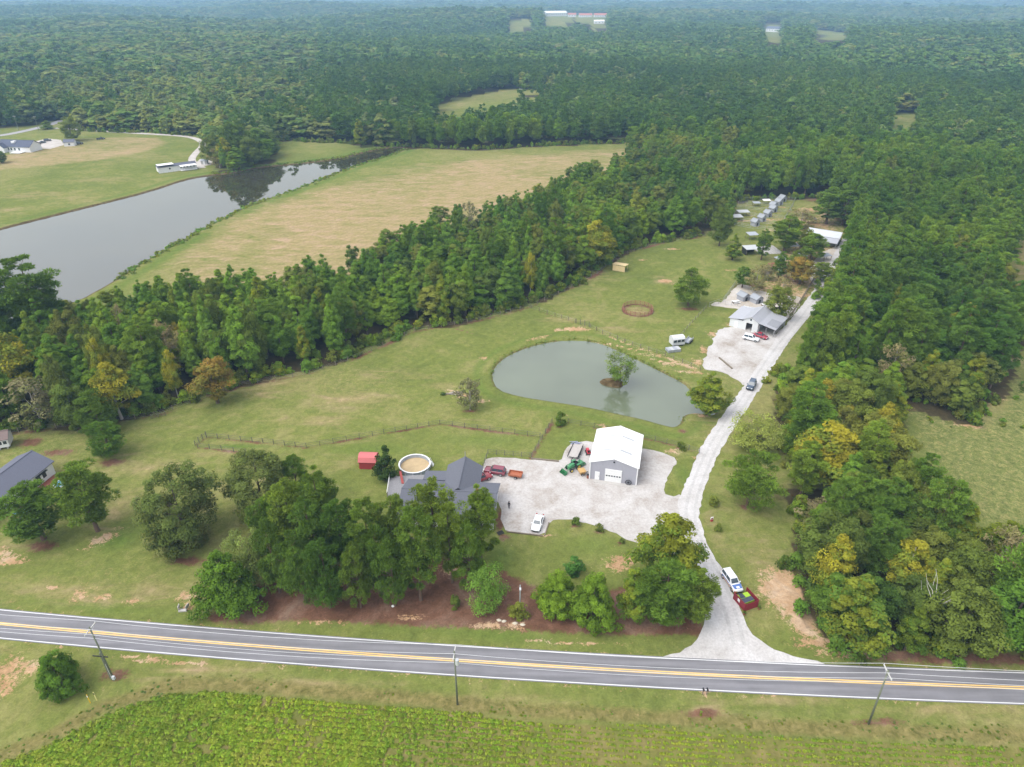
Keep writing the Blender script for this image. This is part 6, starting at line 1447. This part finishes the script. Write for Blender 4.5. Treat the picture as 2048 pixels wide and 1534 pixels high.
fence('wire fence from the pasture corner to the gravel lot', [(1330, 712), (1400, 741)], 3, 1.3, (.4, .9, 1.2), POSTW, WIREM)
fence('weathered wire fence along the front of the long wood', FLINES[6], 4.0, 1.35, (.4, .8, 1.2), POSTW, WIREM)
fence('fence from white camper hut up to the barn path', [(1362, 672), (1385, 645), (1412, 617)], 2.6, 1.2, (.4, .8, 1.1), POSTW, WIREM)
fence('grey chain fence around the left of the barn yard', [(1418, 614), (1446, 604), (1470, 570), (1490, 562)], 2.6, 1.6, (.1, .8, 1.55), POSTS, RAILS)
fence('grey railing between barn and gravel yard', [(1450, 609), (1475, 612), (1498, 617)], 2.0, 1.2, (.1, .6, 1.15), POSTS, RAILS)
fence('brown board fence beside the drive behind the barn', [(1576, 642), (1600, 606), (1622, 570), (1640, 540)], 2.4, 1.7, (.3, .6, .9, 1.2, 1.5), POSTW, RAILW)
fence('brown board fence across the right end of the gravel yard', [(1540, 636), (1576, 642)], 2.4, 1.2, (.3, .6, .9), POSTW, RAILW)
fence('chain fence along the front of the animal pens', [(1455, 447), (1500, 456), (1560, 462)], 3, 1.5, (.1, .8, 1.45), POSTS, RAILS)
fence('chain fence at the back of the animal pens', [(1478, 402), (1530, 400), (1590, 401)], 3, 1.6, (.1, .8, 1.55), POSTS, RAILS)
fence('chain fence along the right side of the animal pens', [(1590, 401), (1580, 420), (1568, 440), (1560, 462)], 3, 1.5, (.1, .8, 1.45), POSTS, RAILS)
fence('dark metal gate at the foot of the long wood', [(303, 838), (332, 832)], 1.4, 1.3, (.3, .6, .9, 1.2), POSTM, RAILM, 'gate')
for k_, pts_ in enumerate(([(1462, 440), (1520, 446), (1568, 450)], [(1468, 428), (1530, 434), (1576, 437)], [(1474, 416), (1540, 422), (1582, 425)], [(1476, 408), (1550, 412), (1586, 414)])):
    fence(('nearest', 'second', 'third', 'farthest')[k_] + ' dividing fence between the animal pens', pts_, 4, 1.4, (.1, .75, 1.35), POSTS, RAILS, 'fence', 1, 'dividing fences of the animal pens')

# ---- the person on the gravel
def person(px, py, label):
    b = P(px, py); o = thing('person', label, 'person', b + Vector((0, 0, .03)), -.5)
    J = {'pel': (0, 0, .95), 'chest': (0, .02, 1.32), 'neck': (0, .02, 1.50), 'head0': (0, -.02, 1.60), 'head': (0, -.02, 1.72), 'shl': (.19, .02, 1.44), 'ell': (.27, .05, 1.16), 'wrl': (.27, -.05, .92), 'hal': (.27, -.08, .82), 'shr': (-.19, .02, 1.44), 'elr': (-.27, .05, 1.16), 'wrr': (-.26, -.06, .92), 'har': (-.26, -.09, .82),
         'hpl': (.10, 0, .90), 'knl': (.11, -.06, .50), 'anl': (.11, .04, .09), 'tol': (.12, -.14, .045), 'hpr': (-.10, 0, .90), 'knr': (-.12, -.01, .50), 'anr': (-.12, .08, .09), 'tor': (-.13, -.10, .045)}
    Rr = {'pel': .16, 'chest': .17, 'neck': .062, 'head0': .085, 'head': .10, 'shl': .075, 'ell': .055, 'wrl': .038, 'hal': .04, 'hpl': .10, 'knl': .068, 'anl': .05, 'tol': .045}
    E = [('pel', 'chest'), ('chest', 'neck'), ('neck', 'head0'), ('head0', 'head'), ('chest', 'shl'), ('shl', 'ell'), ('ell', 'wrl'), ('wrl', 'hal'), ('chest', 'shr'), ('shr', 'elr'), ('elr', 'wrr'), ('wrr', 'har'), ('pel', 'hpl'), ('hpl', 'knl'), ('knl', 'anl'), ('anl', 'tol'), ('pel', 'hpr'), ('hpr', 'knr'), ('knr', 'anr'), ('anr', 'tor')]
    ks = list(J); V = [J[k] for k in ks]; ED = [(ks.index(a), ks.index(c)) for a, c in E]; RD = [Rr.get(k, Rr.get(k[:-1] + 'l', .06)) for k in ks]
    for side in (1, -1):                                     # fingers and thumb
        w_ = J['hal' if side > 0 else 'har']; wi = ks.index('hal' if side > 0 else 'har')
        for f in range(4): V.append((w_[0] + side * .005, w_[1] - .03 + .022 * f, w_[2] - .085 + .01 * abs(f - 1))); ED.append((wi, len(V) - 1)); RD.append(.010)
        V.append((w_[0] - side * .045, w_[1] - .045, w_[2] - .01)); ED.append((wi, len(V) - 1)); RD.append(.011)
    me = bpy.data.meshes.new('body'); me.from_pydata(V, ED, []); bo = bpy.data.objects.new('body', me); COL.objects.link(bo)
    sk = bo.modifiers.new('skin', 'SKIN'); sk.use_smooth_shade = True
    for i, v in enumerate(me.skin_vertices[0].data): v.radius = (RD[i], RD[i]); v.use_root = (i == 0)
    bo.modifiers.new('sub', 'SUBSURF').levels = 1; bo.modifiers['sub'].render_levels = 1
    dg = bpy.context.evaluated_depsgraph_get(); nm = bpy.data.meshes.new_from_object(bo.evaluated_get(dg)); bpy.data.objects.remove(bo)
    for m_ in (mat('dark_jacket', (.025, .028, .035), .8), mat('dark_trousers', (.03, .035, .055), .8), mat('skin', (.40, .24, .17), .6), mat('shoe', (.02, .02, .02), .6)): nm.materials.append(m_)
    nm.materials.clear() if False else None
    for p in nm.polygons:
        c = p.center; p.material_index = 2 if c.z > 1.51 or (abs(c.x) > .2 and c.z < .90) else 0 if c.z > .97 or (abs(c.x) > .215 and c.z > .8) else 1 if c.z > .12 else 3
    q = bpy.data.objects.new('body', nm); link(q, o)
    MB().loft([[(math.cos(a) * r2, -.005 + math.sin(a) * r2 * 1.1, z2) for a in [k * .628 for k in range(10)]] for r2, z2 in ((.105, 1.70), (.115, 1.76), (.09, 1.83), (.03, 1.86))]).build('hair', M_BLACK, o, True)
    MB().loft([[(math.cos(a) * r2, -.125 + math.sin(a) * .5 * r2, z2) for a in [k * 1.047 for k in range(6)]] for r2, z2 in ((.016, 1.64), (.022, 1.66), (.008, 1.70))]).build('nose', MATS['skin'], o)
    for s in (-1, 1): MB().tube((s * .04, -.118, 1.70), (s * .04, -.13, 1.70), .014, None, 6).build('eye', M_BLACK, o); MB().tube((s * .10, 0, 1.66), (s * .118, .01, 1.70), .022, None, 6).build('ear', MATS['skin'], o)
    MB().box(0, -.117, 1.602, .05, .012, .014).build('mouth', M_BRICK, o)
person(1018, 1017, 'person in dark clothes standing on the gravel by the house')
# ------------------------------------------------------------------ haze
HZ = 0.00019
m, n = _nodes('haze_air'); o_ = n.nodes.new('ShaderNodeOutputMaterial'); v_ = n.nodes.new('ShaderNodeVolumePrincipled')
v_.inputs['Color'].default_value = (.42, .70, 1.0, 1); v_.inputs['Density'].default_value = HZ; v_.inputs['Anisotropy'].default_value = 0.0
n.links.new(v_.outputs[0], o_.inputs['Volume'])
zmin = float(co[:, 2].min()) - 1
hb = MB().box((gx[0] + gx[-1]) / 2, (gy[0] + gy[-1]) / 2, zmin, gx[-1] - gx[0] + 100, gy[-1] - gy[0] + 100, 95 - zmin).build('haze', m); tag(hb, 'pale blue haze in the air', None, None, 'stuff')
